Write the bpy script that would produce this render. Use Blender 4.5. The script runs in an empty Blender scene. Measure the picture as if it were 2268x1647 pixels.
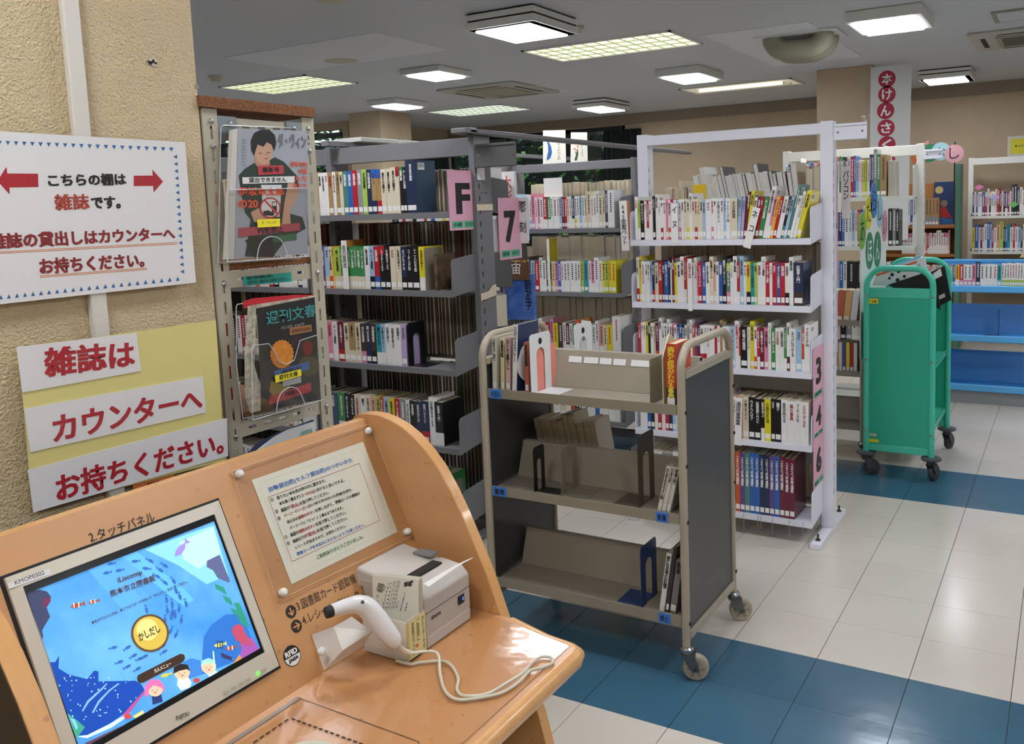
import bpy, bmesh, math, random
from mathutils import Vector, Matrix
R = math.radians
rnd = random.Random(7)
SC = bpy.context.scene
COL = SC.collection
# ------------------------------------------------------------------ camera
W, H, FPX, PX, PY = 2268.0, 1647.0, 1923.54, 1300.0, 670.0
CR = Vector((0.87437959, 0.48413735, -0.03273158))
CD = Vector((0.02501899, -0.11234446, -0.9933543))
CF = Vector((-0.48459713, 0.86774982, -0.11034433))
EYE = Vector((0, 0, 1.6))
cam = bpy.data.cameras.new('camera'); camo = bpy.data.objects.new('camera', cam); COL.objects.link(camo)
cam.sensor_width = 36; cam.lens = FPX / W * 36
cam.shift_x = (W / 2 - PX) / W; cam.shift_y = (PY - H / 2) / W
cam.clip_start = .05; cam.clip_end = 100
m = Matrix((CR, -CD, -CF)).transposed().to_4x4(); m.translation = EYE
camo.matrix_world = m
SC.camera = camo
# ------------------------------------------------------------------ world and exposure
wd = bpy.data.worlds.new('world'); SC.world = wd; wd.use_nodes = True
bg = wd.node_tree.nodes['Background']
sky = wd.node_tree.nodes.new('ShaderNodeTexSky'); sky.sky_type = 'NISHITA'; sky.sun_elevation = R(50); sky.sun_rotation = R(200); sky.sun_disc = False
wd.node_tree.links.new(sky.outputs[0], bg.inputs[0]); bg.inputs[1].default_value = .35
vs = SC.view_settings; vs.view_transform = 'Standard'; vs.look = 'None'; vs.gamma = 1; vs.use_curve_mapping = False; vs.exposure = 0.08
SC.cycles.max_bounces = 8; SC.cycles.diffuse_bounces = 4; SC.cycles.glossy_bounces = 3; SC.cycles.transparent_max_bounces = 10
LAMP = 34.0          # radiance of the ceiling lamps' diffusers
# ------------------------------------------------------------------ pixel helpers (photo pixel -> point on a real plane)
def ray(x, y): return CR * ((x - PX) / FPX) + CD * ((y - PY) / FPX) + CF
def at(x, y, X=None, Y=None, Z=None):
    d = ray(x, y)
    t = (X - EYE.x) / d.x if X is not None else (Y - EYE.y) / d.y if Y is not None else (Z - EYE.z) / d.z
    return EYE + d * t
class Fr:
    """a plane with its own origin and axes U (to the right), V (up), N (towards the viewer's side)"""
    def __init__(s, o, u, v):
        s.o = Vector(o); s.u = Vector(u).normalized(); s.v = Vector(v).normalized(); s.n = s.u.cross(s.v)
    def xy(s, x, y):
        d = ray(x, y); p = EYE + d * (s.n.dot(s.o - EYE) / s.n.dot(d)) - s.o
        return Vector((p.dot(s.u), p.dot(s.v)))
    def pt(s, u, v, w=0.): return s.o + s.u * u + s.v * v + s.n * w
    def mat(s, u=0, v=0, w=0):
        m = Matrix((s.u, s.v, s.n)).transposed().to_4x4(); m.translation = s.pt(u, v, w); return m
# ------------------------------------------------------------------ materials
MATS = {}
def rgb(c):
    if isinstance(c, str):
        c = [int(c[i:i + 2], 16) / 255 for i in (0, 2, 4)]
        c = [x / 12.92 if x <= .04045 else ((x + .055) / 1.055) ** 2.4 for x in c]
    return (c[0], c[1], c[2], 1)
def mat(name, col='cccccc', rough=.5, metal=0, spec=.5, emit=0, noise=None, bump=None, alpha=1, coat=0, trans=0):
    """noise=(colour2, scale, amount, stretch xyz)   bump=(scale, strength, distance)"""
    if name in MATS: return MATS[name]
    M = bpy.data.materials.new(name); M.use_nodes = True; MATS[name] = M
    nt = M.node_tree; b = nt.nodes['Principled BSDF']
    b.inputs['Base Color'].default_value = rgb(col); b.inputs['Roughness'].default_value = rough
    b.inputs['Metallic'].default_value = metal; b.inputs['Specular IOR Level'].default_value = spec
    b.inputs['Alpha'].default_value = alpha; b.inputs['Coat Weight'].default_value = coat; b.inputs['Coat Roughness'].default_value = .08
    b.inputs['Transmission Weight'].default_value = trans
    if emit:
        b.inputs['Emission Color'].default_value = rgb(col); b.inputs['Emission Strength'].default_value = emit
    tc = None
    if noise or bump: tc = nt.nodes.new('ShaderNodeTexCoord')
    if noise:
        mp = nt.nodes.new('ShaderNodeMapping'); nt.links.new(tc.outputs['Object'], mp.inputs[0])
        mp.inputs['Scale'].default_value = noise[3] if len(noise) > 3 else (1, 1, 1)
        n = nt.nodes.new('ShaderNodeTexNoise'); n.inputs['Scale'].default_value = noise[1]; n.inputs['Detail'].default_value = 5; n.inputs['Roughness'].default_value = .6
        nt.links.new(mp.outputs[0], n.inputs[0])
        r = nt.nodes.new('ShaderNodeMapRange'); r.inputs[1].default_value = .35; r.inputs[2].default_value = .7; r.inputs[4].default_value = noise[2]
        nt.links.new(n.outputs[0], r.inputs[0])
        mx = nt.nodes.new('ShaderNodeMix'); mx.data_type = 'RGBA'; mx.inputs[6].default_value = rgb(col); mx.inputs[7].default_value = rgb(noise[0])
        nt.links.new(r.outputs[0], mx.inputs[0]); nt.links.new(mx.outputs[2], b.inputs['Base Color'])
    if bump:
        n = nt.nodes.new('ShaderNodeTexNoise'); n.inputs['Scale'].default_value = bump[0]; n.inputs['Detail'].default_value = 4
        nt.links.new(tc.outputs['Object'], n.inputs[0])
        bp = nt.nodes.new('ShaderNodeBump'); bp.inputs['Strength'].default_value = bump[1]; bp.inputs['Distance'].default_value = bump[2]
        nt.links.new(n.outputs[0], bp.inputs['Height']); nt.links.new(bp.outputs[0], b.inputs['Normal'])
    return M
def src_mat(name, kind, rough=.4, coat=0):
    """colour read from the mesh ('attr') or from the object ('obj')"""
    if name in MATS: return MATS[name]
    M = bpy.data.materials.new(name); M.use_nodes = True; MATS[name] = M; nt = M.node_tree; b = nt.nodes['Principled BSDF']
    if kind == 'attr': n = nt.nodes.new('ShaderNodeVertexColor'); n.layer_name = 'Col'
    else: n = nt.nodes.new('ShaderNodeObjectInfo')
    nt.links.new(n.outputs['Color'], b.inputs['Base Color']); b.inputs['Roughness'].default_value = rough; b.inputs['Coat Weight'].default_value = coat
    b.inputs['Coat Roughness'].default_value = .1
    return M
def film_mat(name, gloss=.12, tint='ffffff', rough=.06):
    if name in MATS: return MATS[name]
    M = bpy.data.materials.new(name); M.use_nodes = True; MATS[name] = M; nt = M.node_tree
    for n in list(nt.nodes): nt.nodes.remove(n)
    o = nt.nodes.new('ShaderNodeOutputMaterial'); t = nt.nodes.new('ShaderNodeBsdfTransparent'); g = nt.nodes.new('ShaderNodeBsdfGlossy')
    t.inputs[0].default_value = rgb(tint); g.inputs['Roughness'].default_value = rough
    f = nt.nodes.new('ShaderNodeLayerWeight'); pw = nt.nodes.new('ShaderNodeMath'); pw.operation = 'POWER'; pw.inputs[1].default_value = 4; nt.links.new(f.outputs['Facing'], pw.inputs[0])
    f.inputs[0].default_value = .5
    a = nt.nodes.new('ShaderNodeMath'); a.operation = 'MULTIPLY_ADD'; a.inputs[1].default_value = .6; a.inputs[2].default_value = .02 + gloss * .12; nt.links.new(pw.outputs[0], a.inputs[0])
    tcx = nt.nodes.new('ShaderNodeTexCoord'); nz = nt.nodes.new('ShaderNodeTexNoise'); nz.inputs['Scale'].default_value = 14
    nt.links.new(tcx.outputs['Object'], nz.inputs[0]); bp = nt.nodes.new('ShaderNodeBump'); bp.inputs['Strength'].default_value = .12; bp.inputs['Distance'].default_value = .01
    nt.links.new(nz.outputs[0], bp.inputs['Height']); nt.links.new(bp.outputs[0], g.inputs['Normal'])
    mx = nt.nodes.new('ShaderNodeMixShader'); nt.links.new(a.outputs[0], mx.inputs[0]); nt.links.new(t.outputs[0], mx.inputs[1]); nt.links.new(g.outputs[0], mx.inputs[2])
    nt.links.new(mx.outputs[0], o.inputs[0]); return M
# ------------------------------------------------------------------ mesh builder
WL = {}            # world location of each object used as a parent
class MB:
    def __init__(s): s.v = []; s.f = []; s.c = []; s.k = None; s.m = None
    def add(s, vs, fs):
        n = len(s.v)
        for p in vs:
            p = Vector(p)
            if s.m is not None: p = s.m @ p
            s.v.append(p)
        for f in fs: s.f.append([i + n for i in f]); s.c.append(s.k)
        return s
    def box(s, x0, x1, y0, y1, z0, z1):
        v = [(x, y, z) for z in (z0, z1) for y in (y0, y1) for x in (x0, x1)]
        return s.add(v, [(0, 2, 3, 1), (4, 5, 7, 6), (0, 1, 5, 4), (2, 6, 7, 3), (0, 4, 6, 2), (1, 3, 7, 5)])
    def quad(s, a, b, c, d): return s.add([a, b, c, d], [(0, 1, 2, 3)])
    def prism(s, pts, off):
        """polygon pts (3-D) swept by the vector off"""
        n = len(pts); off = Vector(off); v = [Vector(p) for p in pts]
        fs = [list(range(n))[::-1], list(range(n, 2 * n))] + [(i, (i + 1) % n, n + (i + 1) % n, n + i) for i in range(n)]
        return s.add(v + [p + off for p in v], fs)
    def tube(s, pts, r, n=8, cap=True, closed=False):
        pts = [Vector(p) for p in pts]; N = len(pts); rs = r if isinstance(r, (list, tuple)) else [r] * N
        vs = []; up = None
        for i, p in enumerate(pts):
            a = pts[(i - 1) % N] if (i > 0 or closed) else p; b = pts[(i + 1) % N] if (i < N - 1 or closed) else p
            t = (b - a).normalized()
            if up is None: up = t.orthogonal().normalized()
            else: up = (up - t * up.dot(t)).normalized()
            w = t.cross(up)
            for k in range(n):
                an = 2 * math.pi * k / n; vs.append(p + (up * math.cos(an) + w * math.sin(an)) * rs[i])
        fs = []
        for i in range(N if closed else N - 1):
            j = (i + 1) % N
            for k in range(n): fs.append((i * n + k, i * n + (k + 1) % n, j * n + (k + 1) % n, j * n + k))
        if cap and not closed: fs += [tuple(range(n))[::-1], tuple(range((N - 1) * n, N * n))]
        return s.add(vs, fs)
    def cyl(s, a, b, r, n=16): return s.tube([a, b], r, n)
    def lathe(s, c, ax, prof, n=24):
        """prof = [(radius, along)] about the axis ax through c"""
        c = Vector(c); ax = Vector(ax).normalized()
        return s.tube([c + ax * (h + i * 1e-7) for i, (r, h) in enumerate(prof)], [r for r, h in prof], n) if False else s._lathe(c, ax, prof, n)
    def _lathe(s, c, ax, prof, n):
        u = ax.orthogonal().normalized(); w = ax.cross(u); vs = []; fs = []
        for r, h in prof:
            for k in range(n):
                a = 2 * math.pi * k / n; vs.append(c + ax * h + (u * math.cos(a) + w * math.sin(a)) * max(r, 1e-5))
        for i in range(len(prof) - 1):
            for k in range(n): fs.append((i * n + k, i * n + (k + 1) % n, (i + 1) * n + (k + 1) % n, (i + 1) * n + k))
        fs += [tuple(range(n))[::-1], tuple(range((len(prof) - 1) * n, len(prof) * n))]
        return s.add(vs, fs)
    def mesh(s, name, shift=Vector((0, 0, 0)), smooth=False):
        me = bpy.data.meshes.new(name); me.from_pydata([tuple(p - shift) for p in s.v], [], s.f); me.update()
        if any(c is not None for c in s.c):
            ca = me.color_attributes.new('Col', 'FLOAT_COLOR', 'CORNER')
            buf = []
            for p, c in zip(me.polygons, s.c): buf += list(c or (1, 1, 1, 1)) * p.loop_total
            ca.data.foreach_set('color', buf)
        if smooth:
            me.shade_smooth() if hasattr(me, 'shade_smooth') else None
            try: me.set_sharp_from_angle(angle=R(35))
            except Exception: pass
        return me
    def build(s, name, M, parent=None, smooth=False, origin=None, bevel=0, seg=2):
        if parent is not None: sh = WL[parent]
        elif origin is not None: sh = Vector(origin)
        else:
            lo = Vector([min(p[i] for p in s.v) for i in range(3)]); hi = Vector([max(p[i] for p in s.v) for i in range(3)])
            sh = Vector(((lo.x + hi.x) / 2, (lo.y + hi.y) / 2, lo.z))
        me = s.mesh(name, sh, smooth); return link(name, me, M, parent, sh, bevel, seg)
def link(name, me, M, parent=None, loc=None, bevel=0, seg=2):
    o = bpy.data.objects.new(name, me); COL.objects.link(o)
    if M is not None:
        me.materials.clear()
        for q in (M if isinstance(M, (list, tuple)) else [M]): me.materials.append(q)
    if parent is not None: o.parent = parent; WL[o] = WL[parent]
    else: o.location = loc; WL[o] = Vector(loc)
    if bevel:
        b = o.modifiers.new('bevel', 'BEVEL'); b.width = bevel; b.segments = seg; b.limit_method = 'ANGLE'; b.angle_limit = R(40)
        me.shade_smooth()
        try: me.set_sharp_from_angle(angle=R(50))
        except Exception: pass
    return o
def tag(o, label=None, cat=None, group=None, kind=None):
    if label: o['label'] = label
    if cat: o['category'] = cat
    if group: o['group'] = group
    if kind: o['kind'] = kind
    return o
def empty(name, loc, label=None, cat=None, group=None, kind=None):
    o = bpy.data.objects.new(name, None); COL.objects.link(o); o.location = loc; o.empty_display_size = .1; WL[o] = Vector(loc)
    return tag(o, label, cat, group, kind)
def BX(name, M, x0, x1, y0, y1, z0, z1, parent=None, bevel=0, **k): return MB().box(x0, x1, y0, y1, z0, z1).build(name, M, parent, bevel=bevel, **k)
# ------------------------------------------------------------------ text
TCACHE = {}
def tmesh(body, bold=0., serif=0):
    key = (body, bold)
    if key not in TCACHE:
        c = bpy.data.curves.new('t', 'FONT'); c.body = body; c.size = 1; c.resolution_u = 2; c.offset = min(bold, .012)
        if '\n' in body: c.align_x = 'CENTER'; c.space_line = .86
        o = bpy.data.objects.new('t', c); COL.objects.link(o); dg = bpy.context.evaluated_depsgraph_get()
        me = bpy.data.meshes.new_from_object(o.evaluated_get(dg)); bpy.data.objects.remove(o); bpy.data.curves.remove(c)
        if bold > .0121:
            dl = bold - .012; bmx = bmesh.new()
            for kz_, (sx_, sy_) in enumerate(((-1, -.6), (1, -.6), (-1, .6), (1, .6), (0, 0))):
                mc = me.copy(); mc.transform(Matrix.Translation((dl * sx_, dl * sy_, .00006 * kz_ / 1))); bmx.from_mesh(mc); bpy.data.meshes.remove(mc)
            bmx.to_mesh(me); bmx.free()
        n = len(me.vertices); co = [0.] * (n * 3); me.vertices.foreach_get('co', co)
        xs, ys = co[0::3], co[1::3]; TCACHE[key] = (me, min(xs), max(xs), min(ys), max(ys))
    return TCACHE[key]
def text(fr, body, u0, v0, u1, M, parent, asp=None, hgt=None, bold=.012, w=.0006, name='lettering', ang=0, shear=0):
    """text whose ink spans u0..u1 on the plane fr, with its lowest ink at v0; rotated by ang about its lower left"""
    me, a, b, c, d = tmesh(body, bold); sx = (u1 - u0) / (b - a); sy = hgt / (d - c) if hgt else sx * (asp or 1)
    M4 = fr.mat(u0, v0, w) @ Matrix.Rotation(ang, 4, 'Z') @ Matrix.Diagonal((sx, sy, 1, 1)) @ Matrix.Translation((-a, -c, 0))
    me2 = me.copy(); me2.transform(M4); sh = WL[parent]; me2.transform(Matrix.Translation(-sh)); me2.name = name
    return link(name, me2, M, parent)
def textpx(fr, body, p0, p1, M, parent, hpx=None, **k):
    """text on plane fr running from photo pixel p0 (lower left of ink) to p1 (lower right)"""
    a = fr.xy(*p0); b = fr.xy(*p1); L = (b - a).length; an = math.atan2(b.y - a.y, b.x - a.x)
    hg = None
    if hpx:
        t = fr.xy(*hpx); dv = Vector((-math.sin(an), math.cos(an))); hg = abs((t - a).dot(dv))
    return text(fr, body, a.x, a.y, a.x + L, M, parent, hgt=hg, ang=an, **k)
def poly(fr, pts, M, parent, w=.0003, name='print', px=True, th=0, bevel=0):
    q = [fr.xy(*p) if px else Vector(p) for p in pts]
    area = sum(q[i].x * q[(i + 1) % len(q)].y - q[(i + 1) % len(q)].x * q[i].y for i in range(len(q)))
    if area < 0: q = q[::-1]
    b = MB(); P3 = [fr.pt(p.x, p.y, w) for p in q]
    if th: b.prism([fr.pt(p.x, p.y, w - th) for p in q], fr.n * th)
    else: b.add(P3, [list(range(len(P3)))])
    return b.build(name, M, parent, bevel=bevel)
def disc2(c, r, n=20, sy=1, a0=0, a1=2 * math.pi):
    return [(c[0] + r * math.cos(a0 + (a1 - a0) * i / n), c[1] + r * sy * math.sin(a0 + (a1 - a0) * i / n)) for i in range(n if a1 - a0 > 6.28 else n + 1)]
def arc(cx, cy, r, d0, d1, n=8): return [(cx + r * math.cos(R(d0 + (d1 - d0) * i / n)), cy + r * math.sin(R(d0 + (d1 - d0) * i / n))) for i in range(n + 1)]
def rrect(x0, x1, y0, y1, r, n=5):
    return arc(x1 - r, y0 + r, r, -90, 0, n) + arc(x1 - r, y1 - r, r, 0, 90, n) + arc(x0 + r, y1 - r, r, 90, 180, n) + arc(x0 + r, y0 + r, r, 180, 270, n)
def spline(pts, n=8, closed=False):
    out = []; N = len(pts); P = [Vector(p) for p in pts]
    for i in range(N if closed else N - 1):
        a, b, c, d = (P[(i - 1) % N] if closed or i > 0 else P[0]), P[i], P[(i + 1) % N], (P[(i + 2) % N] if closed or i < N - 2 else P[-1])
        for k in range(n):
            t = k / n; out.append(.5 * ((2 * b) + (c - a) * t + (2 * a - 5 * b + 4 * c - d) * t * t + (3 * b - a - 3 * c + d) * t ** 3))
    if not closed: out.append(P[-1])
    return out
INK = lambda c='141414': mat('ink_' + c, c, .6)
# ================================================================== the room
M_wall = mat('wall_paint', 'b3a186', .75, bump=(140, .5, .004), noise=('a8967b', 3, .5))
M_stucco = mat('stucco_paint', 'dcc8a0', .62, noise=('cfb98e', 2.5, .6), bump=(210, 1., .009))
M_ceil = mat('ceiling_paint', 'c3c6cb', .9)
M_patch = mat('ceiling_patch', 'd3d5da', .9)
M_trim = mat('brown_trim', '8a7b69', .7)
X0, X1, Y0, Y1, CZ = -12.0, 4.5, -3.5, 10.6, 2.8
def struct(o): o['kind'] = 'structure'; return o
# floor: base with the fainter far tiles by material, the near tiles as pieces
def tile_mat(name, base, veins, rough, grid=False):
    M = bpy.data.materials.new(name); M.use_nodes = True; MATS[name] = M; nt = M.node_tree; b = nt.nodes['Principled BSDF']; N = nt.nodes.new; L = nt.links.new
    g = N('ShaderNodeNewGeometry'); mp = N('ShaderNodeMapping'); mp.inputs['Scale'].default_value = (1.2, 9, 1); L(g.outputs['Position'], mp.inputs[0])
    n = N('ShaderNodeTexNoise'); n.inputs['Scale'].default_value = 5; n.inputs['Detail'].default_value = 6; n.inputs['Roughness'].default_value = .7; L(mp.outputs[0], n.inputs[0])
    r = N('ShaderNodeMapRange'); r.inputs[1].default_value = .66; r.inputs[2].default_value = .74; L(n.outputs[0], r.inputs[0])
    n2 = N('ShaderNodeTexNoise'); n2.inputs['Scale'].default_value = 2.2; n2.inputs['Detail'].default_value = 3; L(g.outputs['Position'], n2.inputs[0])
    def mix(fac, a, c):
        x = N('ShaderNodeMix'); x.data_type = 'RGBA'
        if isinstance(a, str): x.inputs[6].default_value = rgb(a)
        else: L(a, x.inputs[6])
        x.inputs[7].default_value = rgb(c); L(fac, x.inputs[0]); return x.outputs[2]
    mr = N('ShaderNodeMapRange'); mr.inputs[1].default_value = .35; mr.inputs[2].default_value = .7; mr.inputs[4].default_value = .6; L(n2.outputs[0], mr.inputs[0])
    c = mix(mr.outputs[0], base, veins[0])
    ml = N('ShaderNodeMath'); ml.operation = 'MULTIPLY'; ml.inputs[1].default_value = .35; L(r.outputs[0], ml.inputs[0]); c = mix(ml.outputs[0], c, veins[1])
    oi = N('ShaderNodeObjectInfo'); m3 = N('ShaderNodeMath'); m3.operation = 'MULTIPLY'; m3.inputs[1].default_value = .22; L(oi.outputs['Random'], m3.inputs[0]); c = mix(m3.outputs[0], c, veins[2])
    if grid:
        sx = N('ShaderNodeSeparateXYZ'); L(g.outputs['Position'], sx.inputs[0])
        def line(o, off, p, w):
            a = N('ShaderNodeMath'); a.operation = 'SUBTRACT'; a.inputs[1].default_value = off; L(o, a.inputs[0])
            d = N('ShaderNodeMath'); d.operation = 'DIVIDE'; d.inputs[1].default_value = p; L(a.outputs[0], d.inputs[0])
            f = N('ShaderNodeMath'); f.operation = 'FRACT'; L(d.outputs[0], f.inputs[0])
            l = N('ShaderNodeMath'); l.operation = 'LESS_THAN'; l.inputs[1].default_value = w; L(f.outputs[0], l.inputs[0]); return l.outputs[0]
        a = N('ShaderNodeMath'); a.operation = 'MAXIMUM'; L(line(sx.outputs[0], TX, TD[0], .006), a.inputs[0]); L(line(sx.outputs[1], TY, TD[1], .004), a.inputs[1])
        c = mix(a.outputs[0], c, '6a655a')
    L(c, b.inputs['Base Color'])
    rr = N('ShaderNodeMapRange'); rr.inputs[3].default_value = rough - .05; rr.inputs[4].default_value = rough + .12; L(n2.outputs[0], rr.inputs[0]); b.inputs['Roughness'].default_value = rough
    bp = N('ShaderNodeBump'); bp.inputs['Strength'].default_value = .12; bp.inputs['Distance'].default_value = .01
    n3 = N('ShaderNodeTexNoise'); n3.inputs['Scale'].default_value = 9; L(g.outputs['Position'], n3.inputs[0]); L(n3.outputs[0], bp.inputs['Height']); L(bp.outputs[0], b.inputs['Normal'])
    return M
TX, TY, TD = -.737, 2.885, (.3045, .2995)
M_tc = tile_mat('cream_vinyl_tile', 'c9c3b6', ('bfb8aa', 'a29a8a', 'd2cdc2'), .2)
M_tt = tile_mat('teal_vinyl_tile', '396277', ('33586b', '8badb8', '436e83'), .18)
M_fb = tile_mat('far_vinyl_tile', 'c9c3b6', ('bfb8aa', 'a29a8a', 'd2cdc2'), .2, True)
M_gap = mat('tile_joint', '4a463e', .8)
fl = struct(BX('floor', M_fb, X0, X1, Y0, Y1, -.1, -.0005))
def teal_row(j): return j in (-2, -1, 6, 7)
GX0, GX1, GY0, GY1 = TX - 6 * TD[0], TX + 4 * TD[0], TY - 4 * TD[1], TY + 20 * TD[1]
gb = MB().box(GX0, GX1, GY0, GY1, -.001, .0002).build('tile_bed', M_gap, fl); 
tme = {}
for k, M in (('c', M_tc), ('t', M_tt)):
    b = MB().box(.0012, TD[0] - .0012, .0006, TD[1] - .0006, 0, .003); me = b.mesh('tile'); me.materials.append(M); tme[k] = me
for i in range(-6, 4):
    for j in range(-4, 20):
        o = bpy.data.objects.new('tile', tme['t' if teal_row(j) else 'c']); COL.objects.link(o); o.parent = fl
        o.location = Vector((TX + i * TD[0], TY + j * TD[1], .0002)) - WL[fl]
# the teal bands go on under the bookcases
for (a, b) in ((X0, GX0), (GX1, X1)):
    for j in (-2, 6): BX('teal_band', M_tt, a, b, TY + j * TD[1], TY + (j + 2) * TD[1], -.0004, .003, fl)
struct(MB().box(X0, -8.2, Y0, 8.6, CZ, CZ + .12).box(-8.2, X1, Y0, Y1, CZ, CZ + .12).build('ceiling', M_ceil))
struct(BX('wall_back', M_wall, -5.25, X1, Y1, Y1 + .15, 0, CZ))
struct(BX('wall_back_sill', M_wall, -8.2, -5.25, Y1, Y1 + .15, 0, 1.05))
struct(BX('wall_back_lintel', M_wall, -8.2, -5.25, Y1, Y1 + .15, 2.66, CZ))
struct(BX('wall_return', M_wall, -8.3, -8.2, 8.5, Y1 + .15, 0, CZ))
struct(BX('wall_back_left', M_wall, X0, -8.3, 8.5, 8.6, 0, 1.05)); struct(BX('wall_back_left_lintel', M_wall, X0, -8.3, 8.5, 8.6, 2.7, CZ))
struct(BX('wall_left', M_wall, X0 - .15, X0, Y0, Y1, 0, CZ))
struct(BX('wall_right', M_wall, X1, X1 + .15, Y0, Y1, 0, CZ))
struct(BX('wall_front', M_wall, X0, X1, Y0 - .15, Y0, 0, CZ))
struct(BX('trim_1', M_trim, -8.2, X1, Y1 - .03, Y1 + .001, 2.67, CZ - .002))
struct(BX('baseboard_back', M_trim, -5.25, X1, Y1 - .012, Y1, .003, .08))
# pillars
def pillar(x0, x1, y0, y1, M): return struct(BX('pillar', M, x0, x1, y0, y1, .003, CZ, bevel=.006))
pL = pillar(-2.6, -1.7, -1.6, 1.308, M_stucco)
pillar(-2.13, -1.62, 8.4, 9.0, M_wall)
pillar(-7.65, -7.15, 7.95, 8.5, M_wall)
# window band on the back wall
M_fr = mat('window_frame_dark', '1c1d1c', .5)
M_glass = film_mat('window_glass', .1, 'e8f0ea', .02)
wi = 0
for (a, b) in ((-8.2, -7.15), (-7.15, -6.15), (-6.15, -5.25), (-12., -10.7), (-10.7, -9.4), (-9.4, -8.3)):
    wi += 1; Y1 = 10.6 if wi < 4 else 8.5
    w = struct(empty('window_%d' % wi, ((a + b) / 2, Y1 + .05, 1.05)))
    MB().box(a, a + .05, Y1 + .03, Y1 + .09, 1.05, 2.66).box(b - .05, b, Y1 + .03, Y1 + .09, 1.05, 2.66).box(a, b, Y1 + .03, Y1 + .09, 1.05, 1.1).box(a, b, Y1 + .03, Y1 + .09, 2.61, 2.66).build('window_frame', M_fr, w)
    BX('pane', M_glass, a + .05, b - .05, Y1 + .055, Y1 + .06, 1.1, 2.61, w)
    for k in range(9): BX('glazing_bar', M_fr, a + .05, b - .05, Y1 + .07, Y1 + .078, 1.9 + k * .075, 1.906 + k * .075, w)
Y1 = 10.6
# greenery outside
lf = MB(); r2 = random.Random(3)
greens = [rgb(c) for c in ('3f6b22', '58882c', '2c4c1a', '8cb84a', '1e3512')]
for k in range(5200):
    p = Vector((r2.uniform(-17, -4.3), 12.2 + r2.random() * 1.8, r2.uniform(.3, 4.2))); s = r2.uniform(.05, .12)
    if k % 4 == 0: p = Vector((r2.uniform(-13, -8.6), 10.2 + r2.random() * .8, r2.uniform(-.12, 4.2)))
    u = Vector((r2.uniform(-1, 1), r2.uniform(-1, 1), r2.uniform(-1, 1))).normalized(); v = u.orthogonal().normalized()
    lf.k = r2.choice(greens); lf.add([p - u * s, p - v * s * .5, p + u * s, p + v * s * .5], [(0, 1, 2, 3)])
tag(lf.build('hedge', src_mat('leaves', 'attr', .5)), 'dark green leafy hedge growing outside the back windows', 'hedge', kind='stuff')
struct(BX('outside_ground', mat('soil', '3a3a2a', .9), -20, 2, Y1 + .2, 20, -.3, -.1))
BXo = BX('garden_wall', mat('dark_fence', '11160f', .9), -20, -3, 14.4, 14.5, -.1, 3.4); struct(BXo)
# curtain
cb = MB(); M_cur = mat('curtain_cloth', '16211f', .85)
pts = [(-5.55 + i * .009, Y1 - .06 + .035 * math.sin(i * .75) + .01 * math.sin(i * 2.3)) for i in range(62)]
for i in range(61):
    (a, b), (c, d) = pts[i], pts[i + 1]; cb.quad((a, b, .9), (c, d, .9), (c, d, 2.6), (a, b, 2.6))
tag(cb.build('curtain', M_cur, smooth=True), 'dark green curtain gathered at the right end of the back windows', 'curtain')
cb = MB(); pts = [(-8.15 + .03 * math.sin(i * .8), 8.62 + i * .032) for i in range(60)]
for i in range(59):
    (a, b), (c, d) = pts[i], pts[i + 1]; cb.quad((a, b, .9), (c, d, .9), (c, d, 2.6), (a, b, 2.6))
tag(cb.build('curtain', M_cur, smooth=True), 'dark curtain drawn along the return wall just right of the far left pillar', 'curtain')
# ------------------------------------------------------------------ lamps
M_lamp = mat('lamp_diffuser', 'f4f6ff', .5, emit=LAMP)
M_lampc = mat('lamp_diffuser_cool', 'dfe8ff', .5, emit=LAMP)
M_lampd = mat('lamp_louvre_panel', 'e9eecb', .5, emit=1.25)
M_lampw = mat('lamp_case', 'd8d8d2', .5)
M_blk = mat('shadow_gap', '191919', .7)
M_lv = mat('louvre', 'd6dcc0', .5, emit=.0)
def surf_lamp(x0, x1, y0, y1, h, label, cool=False, two=True, part=1.0):
    t = empty('ceiling_lamp', ((x0 + x1) / 2, (y0 + y1) / 2, CZ), label, 'ceiling lamp', 'square surface ceiling lamps')
    z = CZ - h
    if two:
        BX('upper_case', M_lampw, x0, x1, y0, y1, CZ - h * .45, CZ - .012, t); BX('gap', M_blk, x0 + .012, x1 - .012, y0 + .012, y1 - .012, z, CZ - .001, t)
        BX('lower_case', M_lampw, x0, x1, y0, y1, z, CZ - h * .55, t, bevel=.004)
    else: BX('case', M_lampw, x0, x1, y0, y1, z, CZ - .001, t, bevel=.006)
    g = .045
    BX('diffuser', M_lampc if cool else M_lamp, x0 + g, x1 - g * 1.2, y0 + g, y1 - g, z - .012, z - .0005, t, bevel=.004)
    return t
surf_lamp(-3.3, -2.8, 4.48, 5.02, .1, 'large square white ceiling lamp with dark gap lines, nearest above the grey bookcase')
surf_lamp(-5.0, -4.58, 5.83, 6.3, .05, 'bluish white flat ceiling lamp left of the long louvred panel', True, False)
surf_lamp(-6.62, -6.22, 7.17, 7.7, .06, 'small bright ceiling lamp above the far left pillar', False, False)
surf_lamp(-5.0, -4.57, 8.75, 9.4, .09, 'distant ceiling lamp with dark gap lines near the back windows')
surf_lamp(-3.3, -2.87, 7.3, 7.9, .07, 'ceiling lamp between the big louvred panel and the open recess', False, False)
surf_lamp(-1.32, -.85, 5.93, 6.5, .07, 'bright ceiling lamp near the top right, in front of the air duct', False, False)
surf_lamp(-1.33, -.86, 9.1, 9.6, .09, 'rightmost ceiling lamp, close to the beige back wall, with dark gap lines')
surf_lamp(-7.55, -7.05, 4.55, 5.1, .06, 'bluish ceiling lamp half hidden by the left pillar edge, upper left', True, False)
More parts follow.
